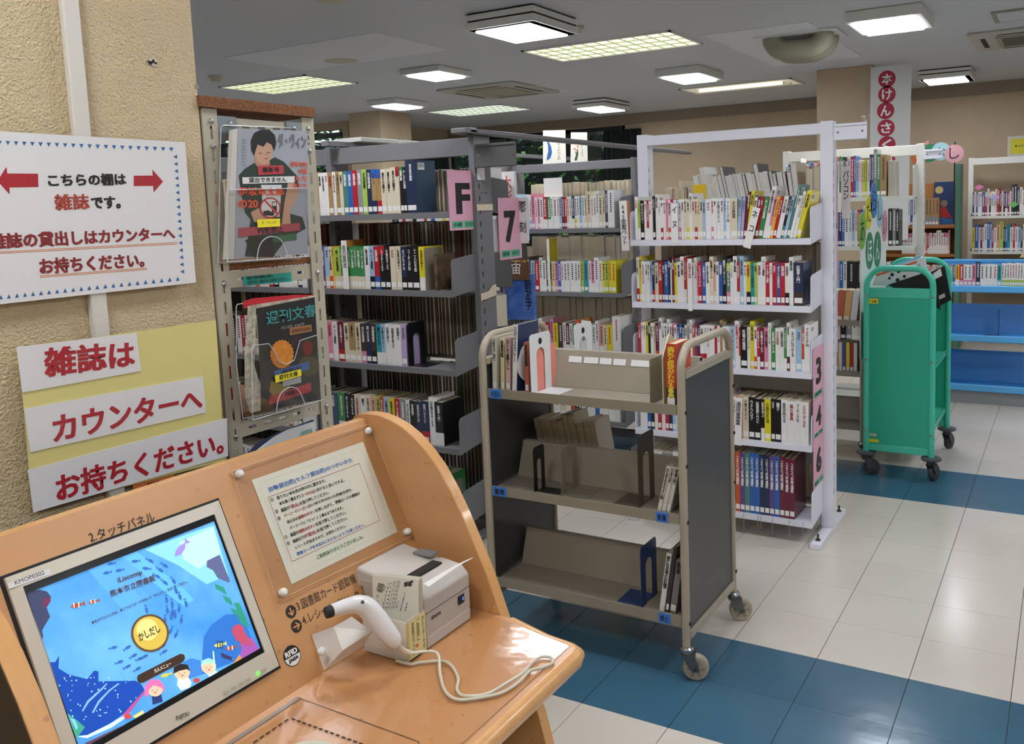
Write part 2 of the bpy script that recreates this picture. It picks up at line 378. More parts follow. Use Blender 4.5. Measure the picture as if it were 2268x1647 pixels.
surf_lamp(-8.75, -8.3, 5.9, 6.4, .06, 'small ceiling lamp peeping beside the left pillar edge, lower one', False, False)
for x, y in ((-1.15, 2.4), (.9, 2.6), (-1.15, .2), (.9, .2), (.9, 5.0), (.9, 7.6), (2.9, 3.0), (2.9, 6.5), (.9, -1.8), (-3.1, 2.6), (-5.0, 3.2), (-5.0, .4), (-10.2, 7.2)):
    surf_lamp(x - .25, x + .25, y - .27, y + .27, .07, 'white square ceiling lamp outside the picture frame', False, False)
def long_panel(x0, x1, y0, y1, nx, ny, label, M=M_lampd):
    t = empty('louvred_light_panel', ((x0 + x1) / 2, (y0 + y1) / 2, CZ), label, 'light panel', 'long recessed louvred light panels')
    MB().box(x0, x1, y0, y0 + .02, CZ - .012, CZ - .001).box(x0, x1, y1 - .02, y1, CZ - .012, CZ - .001).box(x0, x0 + .02, y0, y1, CZ - .012, CZ - .001).box(x1 - .02, x1, y0, y1, CZ - .012, CZ - .001).build('frame', M_lampw, t)
    BX('diffuser', M, x0 + .02, x1 - .02, y0 + .02, y1 - .02, CZ - .004, CZ - .001, t)
    b = MB()
    for i in range(1, nx):
        x = x0 + (x1 - x0) * i / nx; b.box(x - .003, x + .003, y0 + .02, y1 - .02, CZ - .012, CZ - .0045)
    for i in range(1, ny):
        y = y0 + (y1 - y0) * i / ny; b.box(x0 + .02, x1 - .02, y - .003, y + .003, CZ - .012, CZ - .0045)
    b.build('louvre', M_lv, t)
long_panel(-3.71, -2.47, 5.74, 6.36, 12, 4, 'long greenish louvred light panel, the biggest, near the top middle')
long_panel(-6.87, -5.77, 5.5, 6.15, 12, 4, 'long yellowish louvred light panel above the magazine rack')
long_panel(-6.85, -5.77, 8.42, 9.12, 12, 4, 'long pale louvred light panel near the far left pillar', mat('lamp_louvre_panel_pale', 'dfeae4', .5, emit=1.25))
long_panel(-.46, .5, -.2, .4, 12, 4, 'long louvred light panel above the camera, outside the picture')
# open recess with bare tube
t = empty('open_light_recess', (-3.06, 8.95, CZ), 'open rectangular ceiling recess with bare tube fitting near the pillar', 'light recess')
MB().box(-3.66, -2.46, 8.7, 8.72, CZ - .012, CZ - .001).box(-3.66, -2.46, 9.2, 9.22, CZ - .012, CZ - .001).box(-3.66, -3.64, 8.7, 9.22, CZ - .012, CZ - .001).box(-2.48, -2.46, 8.7, 9.22, CZ - .012, CZ - .001).build('frame', M_lampw, t)
BX('recess_back', mat('recess_pale', 'd8cfb8', .8, emit=.4), -3.64, -2.48, 8.72, 9.2, CZ - .003, CZ - .001, t)
MB().cyl((-3.5, 8.88, CZ - .02), (-2.6, 8.88, CZ - .02), .014).build('tube', mat('tube_glow', 'fff8e0', .4, emit=2.5), t)
BX('batten', M_lampw, -3.45, -2.55, 9.0, 9.06, CZ - .03, CZ - .003, t)
BX('dark_slot', M_blk, -3.5, -2.6, 8.94, 8.97, CZ - .006, CZ - .003, t)
# patches in the ceiling paint
for (a, b, c, d, n) in ((-2.36, -1.6, 6.07, 7.85, 1), (-5.6, -4.1, 4.55, 5.35, 2), (-5.4, -4.6, 7.4, 8.0, 3)):
    struct(BX('trim_%d' % (n + 1), M_patch, a, b, c, d, CZ - .004, CZ - .0005))
struct(BX('trim_9', M_ceil, -7.4, -6.2, 4.05, 4.75, CZ - .09, CZ - .001))
# smoke detectors, speaker
def disc_fit(name, x, y, r, h, label, cat, M):
    t = tag(MB()._lathe(Vector((x, y, CZ - .001)), Vector((0, 0, -1)), [(r, 0), (r, h * .5), (r * .7, h * .6), (r * .62, h), (r * .1, h + .001)], 24).build(name, M, smooth=True), label, cat)
    return t
M_det = mat('detector_plastic', 'b9b5a2', .5)
disc_fit('smoke_detector', -2.93, 5.22, .055, .045, 'round smoke detector beside the largest square lamp', 'smoke detector', M_det)
disc_fit('smoke_detector', -6.37, 5.08, .06, .045, 'round smoke detector near the left pillar edge', 'smoke detector', M_det)
disc_fit('ceiling_speaker', -5.04, 5.2, .13, .008, 'flat round ceiling speaker grille above the magazine rack', 'speaker', M_det)
disc_fit('ceiling_speaker', -3.66, 3.72, .09, .012, 'small round ceiling fitting at the very top edge', 'speaker', M_det)
# ceiling cassette air conditioners
def cassette(x0, x1, y0, y1, label, grille=False):
    t = empty('ceiling_air_conditioner', ((x0 + x1) / 2, (y0 + y1) / 2, CZ), label, 'air conditioner')
    Mc = mat('cassette_white', 'b4b2a9', .5)
    BX('panel', Mc, x0, x1, y0, y1, CZ - .025, CZ - .001, t, bevel=.008)
    cx, cy, w, d = (x0 + x1) / 2, (y0 + y1) / 2, (x1 - x0), (y1 - y0)
    BX('intake_panel', mat('cassette_inner', '9c9a86', .6), cx - w * .3, cx + w * .3, cy - d * .3, cy + d * .3, CZ - .032, CZ - .0255, t, bevel=.004)
    for s in (-1, 1):
        BX('air_slot', M_blk, cx - w * .28, cx + w * .28, cy + s * d * .4 - .018, cy + s * d * .4 + .018, CZ - .0262, CZ - .0248, t)
        BX('air_slot', M_blk, cx + s * w * .4 - .018, cx + s * w * .4 + .018, cy - d * .28, cy + d * .28, CZ - .0262, CZ - .0248, t)
    if grille:
        for k in range(14): BX('grille_slat', M_blk, cx - w * .26, cx + w * .26, cy - d * .25 + k * d * .037, cy - d * .25 + k * d * .037 + .01, CZ - .0335, CZ - .0318, t)
    return t
cassette(-5.55, -4.65, 7.0, 7.9, 'four-way ceiling air conditioner with dark slots, left of middle')
cassette(-.72, .2, 7.3, 8.15, 'ceiling air conditioner with slatted grille cut by the right picture edge', True)
t = empty('access_hatch', (-.1, 6.75, CZ), 'framed ceiling hatch at the top right corner', 'hatch')
BX('hatch_frame', mat('hatch_frame', '8d8a80', .5), -.5, .3, 6.55, 6.95, CZ - .012, CZ - .001, t); BX('hatch_lid', M_ceil, -.47, .27, 6.58, 6.92, CZ - .014, CZ - .0118, t)
# bent air duct
t = empty('air_duct', (-1.85, 6.9, CZ), 'pale green U-bent air duct hanging under the ceiling patch', 'duct')
Md = mat('duct_paint', '8b8b76', .55)
A, B = at(1712, 100, Z=2.74), at(1830, 92, Z=2.74)
for k, (dy, nm) in enumerate(((0, 'duct_tube'), (.17, 'duct_tube'))):
    a = Vector((A.x, A.y + dy, 0)); b = Vector((B.x, A.y + dy + .02, 0))
    P = [(a.x, a.y, CZ), (a.x, a.y, 2.76), (a.x + .03, a.y, 2.72), (a.x + .1, a.y, 2.69), (b.x - .1, b.y, 2.69), (b.x - .03, b.y, 2.72), (b.x, b.y, 2.76), (b.x, b.y, CZ)]
    MB().tube(spline(P, 3), .075, 14, cap=False).build(nm, Md, t, smooth=True)
BX('duct_plate', M_patch, A.x - .12, B.x + .12, A.y - .1, A.y + .3, CZ - .014, CZ - .002, t)
# ================================================================== books and bookcases
PAL = dict(w='e9e8e4', c='dcd2b8', k='1b1a1b', r='b3242e', n='24304f', b='2c62ae', t='2b95a0', y='ddd02e', o='c8572c', g='3f8a4f', p='d988a4', m='6a2436',
           v='5b4b86', e='8d9092', l='9fc0da', d='46352c', q='a88a5c', s='dba591', h='a9c455', a='4d7f76', f='f4f3f2', j='3b5468', z='b9a6c8', u='e5af2e')
CNAME = dict(w='white', c='cream', k='black', r='red', n='navy', b='blue', t='turquoise', y='yellow', o='orange', g='green', p='pink', m='maroon', v='purple',
             e='grey', l='pale blue', d='dark brown', q='tan', s='salmon', h='lime green', a='sea green', f='pure white', j='slate blue', z='lilac', u='amber')
DARK = set('krnbogmvedaj')
M_book = src_mat('book_cover', 'attr', .35, .3)
M_page = mat('book_pages', 'cfc4a8', .8, noise=('a89a7c', 60, .8, (1, 14, 1)))
M_pagew = mat('magazine_pages', 'dcdad3', .7, noise=('b3aea2', 60, .8, (14, 1, 1)))
M_sticker = mat('call_sticker', 'ecebe6', .5)
M_stl = mat('sticker_frame', '55534f', .6)
POOL = ['ネコにウケる', 'ゼロ', '犬と猫のツボマッサージ', '犬の帝国', 'お酒の経済', '広告業界のしくみ', '市場の倫理', 'マ|ケティング入門', 'ギフトの設計法', 'ネット通販', 'コ|チング術',
        'チ|ズの事典', '経営を学ぶ', '心を動かすサ|ビス', '歴史パンデミック', 'プロパガンダ・ラジオ', 'テレビの国', '広告小学校', '図解雑学', '健康経営', '獅子', '宮本武蔵', '陰陽師',
        '回遊人', '馬抜け', 'アレルギ|治療', '安産学', '薬の事典', 'ヨガ', 'しぐさのトリセツ', '会社の作り方', '飼い方の本', 'ハムスタ|', '病気と症状', '医者の仕事', '化身の哭く', '家計簿の達人', '起業入門']
KIND = {}
def sheet_mesh(name, M, x0, x1, z0, z1):
    me = MB().quad((x0, -.0006, z0), (x1, -.0006, z0), (x1, -.0006, z1), (x0, -.0006, z1)).mesh(name); me.materials.append(M); return me
STK = None
def bookmesh(mb, t, d, h, main, lo=None, hi=None, side=None):
    col = rgb(PAL[main]); mb.k = col
    z1 = h * .3 if lo else 0; z2 = h * .8 if hi else h
    def seg(a, b, cc): mb.k = rgb(PAL[cc]); mb.box(0, t, 0, .003, a, b)
    if lo: seg(0, z1, lo)
    seg(z1, z2, main)
    if hi: seg(z2, h, hi)
    mb.k = rgb(PAL[side or main]); mb.box(t - .0016, t, .003, d, 0, h); mb.box(0, .0016, .003, d, 0, h)
TMAT = {}
def book(tok, x, y, z, hh, dd, parent_list, label, group, flip=False, title=None, stuff=None):
    """tok: colour [/low band] [^top band] [width digit] [+/-: height] [>n lean]; returns the room taken along x"""
    main = tok[0]; lo = hi = None; wd = 2.; hs = 1.; lean = 0; i = 1; side = None
    while i < len(tok):
        ch = tok[i]
        if ch == '/': lo = tok[i + 1]; i += 1
        elif ch == '^': hi = tok[i + 1]; i += 1
        elif ch == '|': side = tok[i + 1]; i += 1
        elif ch.isdigit(): wd = float(ch)
        elif ch == '+': hs += .13
        elif ch == '-': hs -= .09
        elif ch == '>': lean = int(tok[i + 1:]); i = len(tok)
        i += 1
    return main, lo, hi, wd, hs, lean, side
STUFF = MB()
BOOKN = [0]
def ordn(n): return '%d%s' % (n, 'th' if 10 <= n % 100 <= 20 else {1: 'st', 2: 'nd', 3: 'rd'}.get(n % 10, 'th'))
def book_row(where, group, y, x0, x1, z, hh, dd, toks, back=False, single=True, titles={}, yr=.006, fixed=None, edge_first=None):
    """a run of books whose spines face -Y (or +Y when back); widths scaled so that the run fills x0..x1"""
    T = [book(t, 0, 0, 0, hh, dd, None, None, None) for t in toks.split()]
    tot = sum((b[3] / math.cos(R(abs(b[5])))) for b in T); k = (x1 - x0) / tot if fixed is None else fixed
    z += .0009; x = x0; rr = random.Random(hash(where) % 1 + len(toks) * 7 + int(z * 1000))
    for n, (main, lo, hi, wd, hs, lean, side) in enumerate(T):
        t = wd * k * .985; h = hh * hs * (1 + rr.uniform(-.018, .018)); d = dd * (1 + rr.uniform(-.06, .04)); h = min(h, hh * 1.4)
        step = wd * k / math.cos(R(abs(lean))); yy = y + rr.uniform(0, yr)
        if back: M4 = Matrix.Translation((x + t, yy, z)) @ Matrix.Rotation(math.pi, 4, 'Z')
        else: M4 = Matrix.Translation((x, yy, z))
        if lean > 0: M4 = Matrix.Translation((x + step, yy, z)) @ (Matrix.Rotation(R(lean), 4, 'Y') @ Matrix.Translation((-t, 0, 0)))
        if lean < 0: M4 = Matrix.Translation((x, yy, z)) @ Matrix.Rotation(R(lean), 4, 'Y')
        if back and lean: M4 = (Matrix.Translation((x + (step if lean > 0 else 0), yy, z)) @ Matrix.Rotation(R(lean), 4, 'Y') @ Matrix.Translation((0 if lean > 0 else t, 0, 0)) @ Matrix.Rotation(math.pi, 4, 'Z'))
        x += step
        if not single:
            STUFF.m = M4; bookmesh(STUFF, t, d, h, main, lo, hi, side); STUFF.k = rgb('665948' if where == 'y' else 'cdc2a6'); STUFF.box(.0016, t - .0016, .003, d - .003, .002, h - .003)  # rear fiction rows: shade between the shelves is put into a darker page colour
            if not back:
                STUFF.k = rgb('f0efe9'); STUFF.quad((t * .12, -.0006, .012), (t * .88, -.0006, .012), (t * .88, -.0006, .035), (t * .12, -.0006, .035))
                STUFF.k = rgb('ececec' if main in DARK else '2a2a2e' if rr.random() < .75 else 'b02a30')
                zz = h * .93; 
                while zz > h * .42:
                    g = min(t * rr.uniform(.3, .52), .011); STUFF.quad((t * .5 - g * .5, -.0007, zz - g), (t * .5 + g * .5, -.0007, zz - g), (t * .5 + g * .5, -.0007, zz - g * .25), (t * .5 - g * .5, -.0007, zz - g * .25)); zz -= g * 1.25
            STUFF.m = None; continue
        b = MB(); bookmesh(b, t, d, h, main, lo, hi, side); me = b.mesh('book'); me.materials.append(M_book)
        o = bpy.data.objects.new('book', me); COL.objects.link(o); o.matrix_world = M4; WL[o] = Vector((0, 0, 0))
        cn = CNAME[main] + (' and ' + CNAME[lo] if lo and lo != main else '') + ('-topped ' + CNAME[hi] if hi and False else '')
        adj = ('leaning ' if abs(lean) > 3 else '') + ('tall ' if hs > 1.08 else 'thick ' if wd >= 4 else '')
        what = ('%s%s magazine with pages showing' % (adj, cn)) if back else ('%s%s-spined book' % (adj, cn))
        tag(o, '%s, %s from left, %s' % (what, ordn(n + 1), where.replace(', heritage volume', '')) if len(('%s, 1 from left, %s' % (what, where)).split()) < 17 else '%s, %s from left, %s' % (what.replace('with pages showing', ''), ordn(n + 1), where), 'book', group)
        p = MB().box(.0017, t - .0017, .003, d - .003, .002, h - .003).mesh('pages'); p.materials.append(M_pagew if back else M_page); pp = bpy.data.objects.new('pages', p); COL.objects.link(pp); pp.parent = o
        if not back:
            s = MB().quad((t * .1, -.0007, .012), (t * .9, -.0007, .012), (t * .9, -.0007, .036), (t * .1, -.0007, .036)).mesh('spine_label'); s.materials.append(M_sticker)
            so = bpy.data.objects.new('spine_label', s); COL.objects.link(so); so.parent = o
            tt = titles.get(n) or rr.choice(POOL)
            me2, a, bb, c, dd2 = tmesh('\n'.join(tt.replace('ー', '|')), .02)
            hav = h * (.52 if tt in titles.values() else rr.uniform(.38, .6)); sx = min(t * .64 / (bb - a), .0165); sy = min(hav / (dd2 - c), sx * 1.35); sx = min(sx, sy * 1.3)
            dark = main in DARK; tm = INK('f2f0ea') if dark else (INK('a8222c') if rr.random() < .2 else INK('201f22'))
            if me2.name + tm.name not in KIND:
                m3 = me2.copy(); m3.materials.clear(); m3.materials.append(tm); m3.name = 'lettering'; KIND[me2.name + tm.name] = m3
            to = bpy.data.objects.new('lettering', KIND[me2.name + tm.name]); COL.objects.link(to); to.parent = o
            to.matrix_local = Matrix.Translation((t / 2 - sx * (a + bb) / 2, -.0009, h * .93 - sy * dd2)) @ Matrix.Rotation(math.pi / 2, 4, 'X') @ Matrix.Diagonal((sx, sy, 1, 1))
            if hs > 1.08:   # bar code on the cover that sticks out above its neighbours
                for q in (0,):
                    s = MB().box(t, t + .0005, d * .12, d * .45, h - .045, h - .012).mesh('barcode_label'); s.materials.append(M_sticker)
                    so = bpy.data.objects.new('barcode_label', s); COL.objects.link(so); so.parent = o
                    s = MB()
                    for w in range(7): s.box(t + .0005, t + .0008, d * (.15 + .04 * w), d * (.165 + .04 * w), h - .034, h - .016)
                    s = s.mesh('barcode'); s.materials.append(INK()); so = bpy.data.objects.new('barcode', s); COL.objects.link(so); so.parent = o
        BOOKN[0] += 1
    return x
# ------------------------------------------------------------------ steel double-sided bookcases
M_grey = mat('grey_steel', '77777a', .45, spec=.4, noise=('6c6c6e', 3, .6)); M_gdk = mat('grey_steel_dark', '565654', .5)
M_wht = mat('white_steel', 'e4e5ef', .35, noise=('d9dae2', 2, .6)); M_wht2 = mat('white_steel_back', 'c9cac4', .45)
def endplate(b, x, y0, y1, z, hgt, th=.003):
    """shelf end plate in the plane x: rounded front top corner"""
    s = 1 if y1 > y0 else -1
    p = [(x, y0, z - .028), (x, y0 + s * .004, z + hgt - .03)] + [(x, y0 + s * (.03 - .026 * math.cos(R(a))), z + hgt - .03 + .03 * math.sin(R(a))) for a in (15, 35, 55, 75, 90)] + [(x, y1, z + hgt + .015), (x, y1, z - .006)]
    b.prism(p, (th, 0, 0))
def bookcase(label, group, x0, nu, uw, yc, ds, zs, M, Md, top=1.95, pw=.035, pd=.13, eph=.15, foot=True, beam=(.05, .03), backs=True, panel=None, name='bookcase', rail=True):
    x1 = x0 + nu * uw
    t = empty(name, ((x0 + x1) / 2, yc, .003), label, 'bookcase', group)
    for i in range(nu + 1):
        x = x0 + i * uw; po = MB().box(x - pw / 2, x + pw / 2, yc - pd / 2, yc + pd / 2, .03, top).build('upright', M, t, bevel=.003)
        h = MB()
        for k in range(int((top - .3) / .06)): h.box(x - pw / 2 - .0006, x + pw / 2 + .0006, yc - pd * .32, yc - pd * .26, .2 + k * .06, .225 + k * .06)
        tag(h.build('slot_row', M_blk, po), kind='stuff')
        if foot:
            f = MB().box(x - .025, x + .025, yc - ds - .02, yc + ds + .02, .003, .03).build('base_foot', M, t, bevel=.002)
            for s in (-1, 1): MB()._lathe(Vector((x, yc + s * (ds - .03), .03)), Vector((0, 0, 1)), [(.012, 0), (.012, .006), (.005, .007), (.005, .03)], 8).build('anchor_bolt', mat('rusty_bolt', '5d4c40', .6, .6), f)
    for i in range(nu):
        a, b = x0 + i * uw + pw / 2, x0 + (i + 1) * uw - pw / 2
        if rail: BX('top_beam', M, a - .01, b + .01, yc - beam[1] / 2 - pd * .3, yc - pd * .3 + beam[1] / 2, top - beam[0] - .008, top - .008, t, bevel=.003)
        BX('lower_beam', M, a, b, yc - .02, yc + .02, .05, .1, t)
        for s in ((-1, 1) if backs else (-1,)):
            for z in zs:
                q = MB().box(a - .008, b + .008, yc + s * (ds - .0121), yc + s * (pd / 2 - .01), z - .008, z).box(a - .008, b + .008, yc + s * ds, yc + s * (ds - .012), z - .028, z)
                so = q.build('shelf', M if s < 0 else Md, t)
                for xx in (a - .009, b + .006):
                    e = MB(); endplate(e, xx, yc + s * ds, yc + s * (pd / 2 - .01), z, eph); e.build('end_plate', M if s < 0 else Md, so)
                if s < 0 and panel and z in panel: BX('back_rail', Md, a, b, yc - .012, yc - .006, z + panel[z][0], z + panel[z][1], t)
    return t
# --- grey fiction bookcase (nearest, left)
FZ = (1.595, 1.228, .855, .477, .12); MZ = (1.46, 1.048, .64, .21); WZ = (1.426, 1.121, .819, .48, .12)
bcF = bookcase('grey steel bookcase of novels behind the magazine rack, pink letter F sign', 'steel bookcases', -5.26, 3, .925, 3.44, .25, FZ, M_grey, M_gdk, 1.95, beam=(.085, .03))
FX0, FX1 = -3.389, -2.512
BKN = 'books on the grey fiction bookcase'
book_row('top shelf of grey fiction bookcase', BKN, 3.205, FX0 + .01, -2.685, 1.595, .215, .15,
         'c2 q4 w2 w2 w2 q3 w2 q3 c2 a3|c b3|w r3 e3|w h3 n3 q3^b/n q3^b/r c3 c3 c3 c2^r k2^g/k k2 n6+|j', titles={17: '東天の獅子', 18: '東天の獅子', 19: '東天の獅子', 15: 'シナン', 16: 'シナン', 13: '天地明察', 14: '天地明察', 9: '陰陽師', 10: '陰陽師', 11: '陰陽師', 12: '陰陽師'})
book_row('second shelf of grey fiction bookcase', BKN, 3.205, FX0 + .01, -2.66, 1.228, .21, .15,
         'm4/s v2 l3/c c2/o u1 h4/c g2/c g2/c g2/c g2/c g2/c g2/c g2/c w3 l3/k r3/b k3^r k3 c3 c3 n3/k k3 k4 y3/w', titles={5: '新・平家物語', 22: '十二人の手紙', 23: '化身の哭く'})
book_row('third shelf of grey fiction bookcase', BKN, 3.205, FX0 + .01, -2.80, .855, .2, .15,
         'd3 c2 p3 w3 m4/r c3 q4/c c3 d3/p n3 d3/k t3/w l2/w w3 w3 w3 z3', titles={6: '馬抜け', 16: 'オロロ', 15: '回遊人'})
book_row('fourth shelf of grey fiction bookcase', BKN, 3.205, FX0 + .01, -2.60, .477, .21, .16,
         'j3 j5 g4/w k3/w k3 c3/g w3 c3 s3 h2/w o2/d l3 y3/g r3/m e3 w2/y k3/y n3 n4^n/r f3+ k4/w', titles={3: 'ボッコちゃん', 1: '宇宙船'})
bt = 'bottom shelf of grey fiction bookcase'
book_row(bt, BKN, 3.205, FX0 + .01, -2.6, .12, .21, .15, 'w4 c4 e4 a4 w4 c4 l4 a4 w4 c4 a4 g4', single=False)
for (z, a) in zip(FZ, ('w c w w k r w c q w l w', 'w o w w r k w w w c n w', 'c w k w w e w k w r w c', 'w c w g w w q w k w w w', 'w w c w k w q w w c w w')):
    book_row('x', 'x', 3.21, -4.305, -3.445, z, .21, .15, a + ' ' + a, single=False)
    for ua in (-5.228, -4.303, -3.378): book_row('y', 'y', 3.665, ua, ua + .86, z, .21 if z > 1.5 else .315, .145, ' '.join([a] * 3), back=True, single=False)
# dark middle divider seen between the shelves
M_be = mat('black_bookend', '17171a', .35); M_bet = mat('tan_bookend', '8d8474', .45); M_bew = mat('white_bookend', 'd9dbda', .35); M_bebl = mat('blue_bookend', '17386f', .3)
def bookend(label, x, y, z, h=.17, w=.13, M=M_be, hole=True, face='Y', flag=1, group='bookends'):
    """upright plate in the plane X=x running along +Y from y, with an arched cut-out, and its foot"""
    z += .0009; t = empty('bookend', (x, y + w / 2, z), label, 'bookend', group)
    o = [(y, z)] + [(y + .015 - .015 * math.cos(R(a)), z + h - .015 + .015 * math.sin(R(a))) for a in range(0, 91, 30)] + [(y + w - .015 + .015 * math.sin(R(a)), z + h - .015 + .015 * math.cos(R(a))) for a in range(0, 91, 30)] + [(y + w, z)]
    if hole:
        a0, a1 = y + w * .3, y + w * .7; cy = (a0 + a1) / 2; r = (a1 - a0) / 2; zt = z + h * .62
        inner = [(a1, z)] + [(cy + r * math.cos(R(q)), zt + r * math.sin(R(q))) for q in range(0, 181, 20)] + [(a0, z)]
        o = o + inner
        # split into convex-friendly strips through triangulation by ngon
    MB().prism([(x, p, q) for p, q in o], (.0018, 0, 0)).build('plate', M, t)
    if M is M_bew: MB()._lathe(Vector((x + .0019, y + w / 2, z + h * .86)), Vector((1, 0, 0)), [(.012, 0), (.012, .0006)], 16).build('round_hole', M_blk, t)
    BX('foot', M, min(x, x + flag * .1), max(x, x + flag * .1), y + .01, y + w - .01, z + .0002, z + .0016, t)
    return t
bookend('black bookend with oval window, third shelf of the grey fiction bookcase', -2.79, 3.205, .8555, .21, .13)
bookend('tan bookend at the right end of the second grey fiction shelf', -2.655, 3.20, 1.2285, .2, .13, M_bet, False)
tb = tag(MB().box(-2.60, -2.585, 3.2, 3.34, 1.2285, 1.4).build('book', mat('brown_manga', '7a6248', .4, noise=('2a2622', 25, 1))), 'brown patterned book standing alone beside the tan bookend', 'book')
bookend('tan bookend with hand slot on the bottom grey shelf', -2.597, 3.2, .1205, .17, .13, M_bet, False, flag=.6)
# divider for author names
def divider(label, x, y, z, w, h, col, txt, depth=.13, ang=0, tcol='1a1a1a', stick=None, group='shelf divider boards', lean=0, drop=None):
    if drop is None: drop = min([zz - z for zz in FZ + MZ + WZ if 0 <= zz - z < .06] or [0]) + .003
    t = empty('divider_board', (x, y, z), label, 'divider', group)
    b = MB().box(0, .004, 0, depth, drop, h); b2 = MB().box(.0, w, -.004, -.0005, .0, h)
    M4 = Matrix.Rotation(R(lean), 4, 'Y')
    for bb, nm, M in ((b, 'board', mat('board_' + col, col, .5)), (b2, 'front_strip', mat('strip_paper', 'eceae6', .4))):
        bb.v = [M4 @ v for v in bb.v]; me = bb.mesh(nm); me.materials.append(M); o = bpy.data.objects.new(nm, me); COL.objects.link(o); o.parent = t; WL[o] = WL[t]
    if txt == ' ': return t
    me, a, b_, c, d = tmesh(('\n\n' if len(txt) < 3 else '\n').join(txt.replace('ー', '|')), .012)
    sy = h * .8 / (d - c); sx = min(w * .72 / (b_ - a), sy * 1.2); sy = min(sy, sx * 1.3)
    m3 = me.copy(); m3.materials.clear(); m3.materials.append(INK(tcol)); to = bpy.data.objects.new('lettering', m3); COL.objects.link(to); to.parent = t
    to.matrix_local = M4 @ Matrix.Translation((w / 2 - sx * (a + b_) / 2, -.0048, h * .92 - sy * d)) @ Matrix.Rotation(math.pi / 2, 4, 'X') @ Matrix.Diagonal((sx, sy, 1, 1))
    return t
divider('orange author divider with vertical name strip, second shelf of grey fiction bookcase', -3.172, 3.195, 1.20, .034, .27, 'c98a3a', '吉川英治', .15)
# shelf ribbons left out of books
def sign_plate(label, X, ya, yb, za, zb, big, smalls, lean=0, cat='sign', grp='pink numbered shelf signs'):
    fr = Fr((X, ya, za), (0, 1, 0), (0, 0, 1)); w, h = yb - ya, zb - za
    t = empty('shelf_sign', (X, ya, za), label, cat, grp)
    MB().prism([fr.pt(0, 0), fr.pt(w, 0), fr.pt(w, h), fr.pt(0, h)], fr.n * .002).build('card', mat('sign_pink', 'e0a9bd', .45), t)
    bw = w * .52
    text(fr, big, w * .24, h * .27, w * .24 + bw, INK('191415'), t, hgt=h * .52, bold=.05, w=.0026)
    n = len(smalls); gw = w * .86 / n
    for i, s in enumerate(smalls):
        a = w * .07 + gw * i
        MB().quad(fr.pt(a, h * .035, .0024), fr.pt(a + gw * .92, h * .035, .0024), fr.pt(a + gw * .92, h * .15, .0024), fr.pt(a, h * .15, .0024)).build('green_tag', mat('tag_green', '52b389', .5), t)
        text(fr, s, a + gw * .1, h * .06, a + gw * .82, INK('191415'), t, hgt=h * .065, bold=.03, w=.0028)
    return t
sign_plate('pink sign with black letter F on the grey fiction bookcase', -2.4925, 3.195, 3.41, 1.508, 1.785, 'F', ['小説', 'エッセイ'])
sign_plate('pink sign with black number 7 behind the grey upright', -2.4925, 3.585, 3.785, 1.345, 1.655, '7', ['芸術', 'スポーツ'])
# flag plate, tie rails
def flag(label, x0, x1, y, z0, z1, M, t=None):
    t = empty('flag_plate', ((x0 + x1) / 2, y, z0), label, 'sign plate', 'blank plates on bookcase tops')
    BX('plate', M, x0, x1, y - .006, y, z0, z1, t, bevel=.002)
    MB().box(x0 + .01, x1 - .004, y - .012, y - .0062, z1 - .012, z1 - .004).box(x0 + .01, x1 - .004, y - .012, y - .0062, z0 + .003, z0 + .008).build('holder_edge', M, t)
    for x in (x0 + .02, x1 - .02): MB()._lathe(Vector((x, y - .006, (z0 + z1) / 2)), Vector((0, -1, 0)), [(.005, 0), (.004, .002), (.001, .003)], 8).build('screw', mat('steel_screw', '8a8a8a', .3, .9), t)
flag('blank dark grey plate on the grey upright next to the letter F bookcase', -2.455, -2.225, 3.37, 1.795, 1.905, M_gdk)
fu = empty('bookcase_end_stickers', (-2.463, 3.44, 1.1), 'torn paper labels stuck on the grey end upright', 'paper label')
frE = Fr((-2.4655, 3.37, 0), (0, 1, 0), (0, 0, 1))
for (a, b, c, d, col) in ((.012, .075, 1.74, 1.8, 'd8d8d6'), (.0, .13, 1.595, 1.625, 'd5c7ae')):
    MB().quad(frE.pt(a, c, .004), frE.pt(b, c, .004), frE.pt(b, d, .004), frE.pt(a, d, .004)).build('label_paper', mat('lab_' + col, col, .6), fu)
MB().add([frE.pt(0, 1.165, .004), frE.pt(.13, 1.18, .004), frE.pt(.13, 1.235, .004), frE.pt(.1, 1.232, .004), frE.pt(.06, 1.205, .004), frE.pt(0, 1.2, .004)], [(0, 1, 2, 3, 4, 5)]).build('label_paper', mat('lab_d5c7ae', 'd5c7ae', .6), fu)
for k in (0, .03): MB()._lathe(Vector((-2.4605, 3.42 + k, 1.685)), Vector((1, 0, 0)), [(.006, 0), (.004, .003), (.001, .004)], 8).build('screw', mat('steel_screw', '8a8a8a', .3, .9), fu)
rl = empty('tie_rail', (-2.46, 4.6, 1.92), 'long grey tie rail joining the tops of the grey bookcases', 'rail', 'tie rails')
MB().box(-2.485, -2.43, 3.3, 6.0, 1.951, 1.975).build('rail_channel', M_grey, rl, bevel=.008)
MB().box(-2.52, -2.43, 3.27, 3.36, 1.951, 1.978).build('rail_end', M_grey, rl, bevel=.006)
rl = empty('tie_rail', (-3.35, 4.2, 1.92), 'second grey tie rail above the middle of the fiction bookcase', 'rail', 'tie rails')
MB().box(-3.375, -3.33, 3.3, 6.0, 1.951, 1.975).build('rail_channel', M_grey, rl)
for a, w in ((3.48, .3), (3.8, .25)): tag(MB().box(-3.46, -3.27, a, a + w, 1.976, 2.0).build('box', mat('card_white', 'cdcdc6', .6), bevel=.004), 'flat white box lying on the second tie rail, %s one' % ('front' if a < 3.6 else 'rear'), 'box', 'flat white boxes')
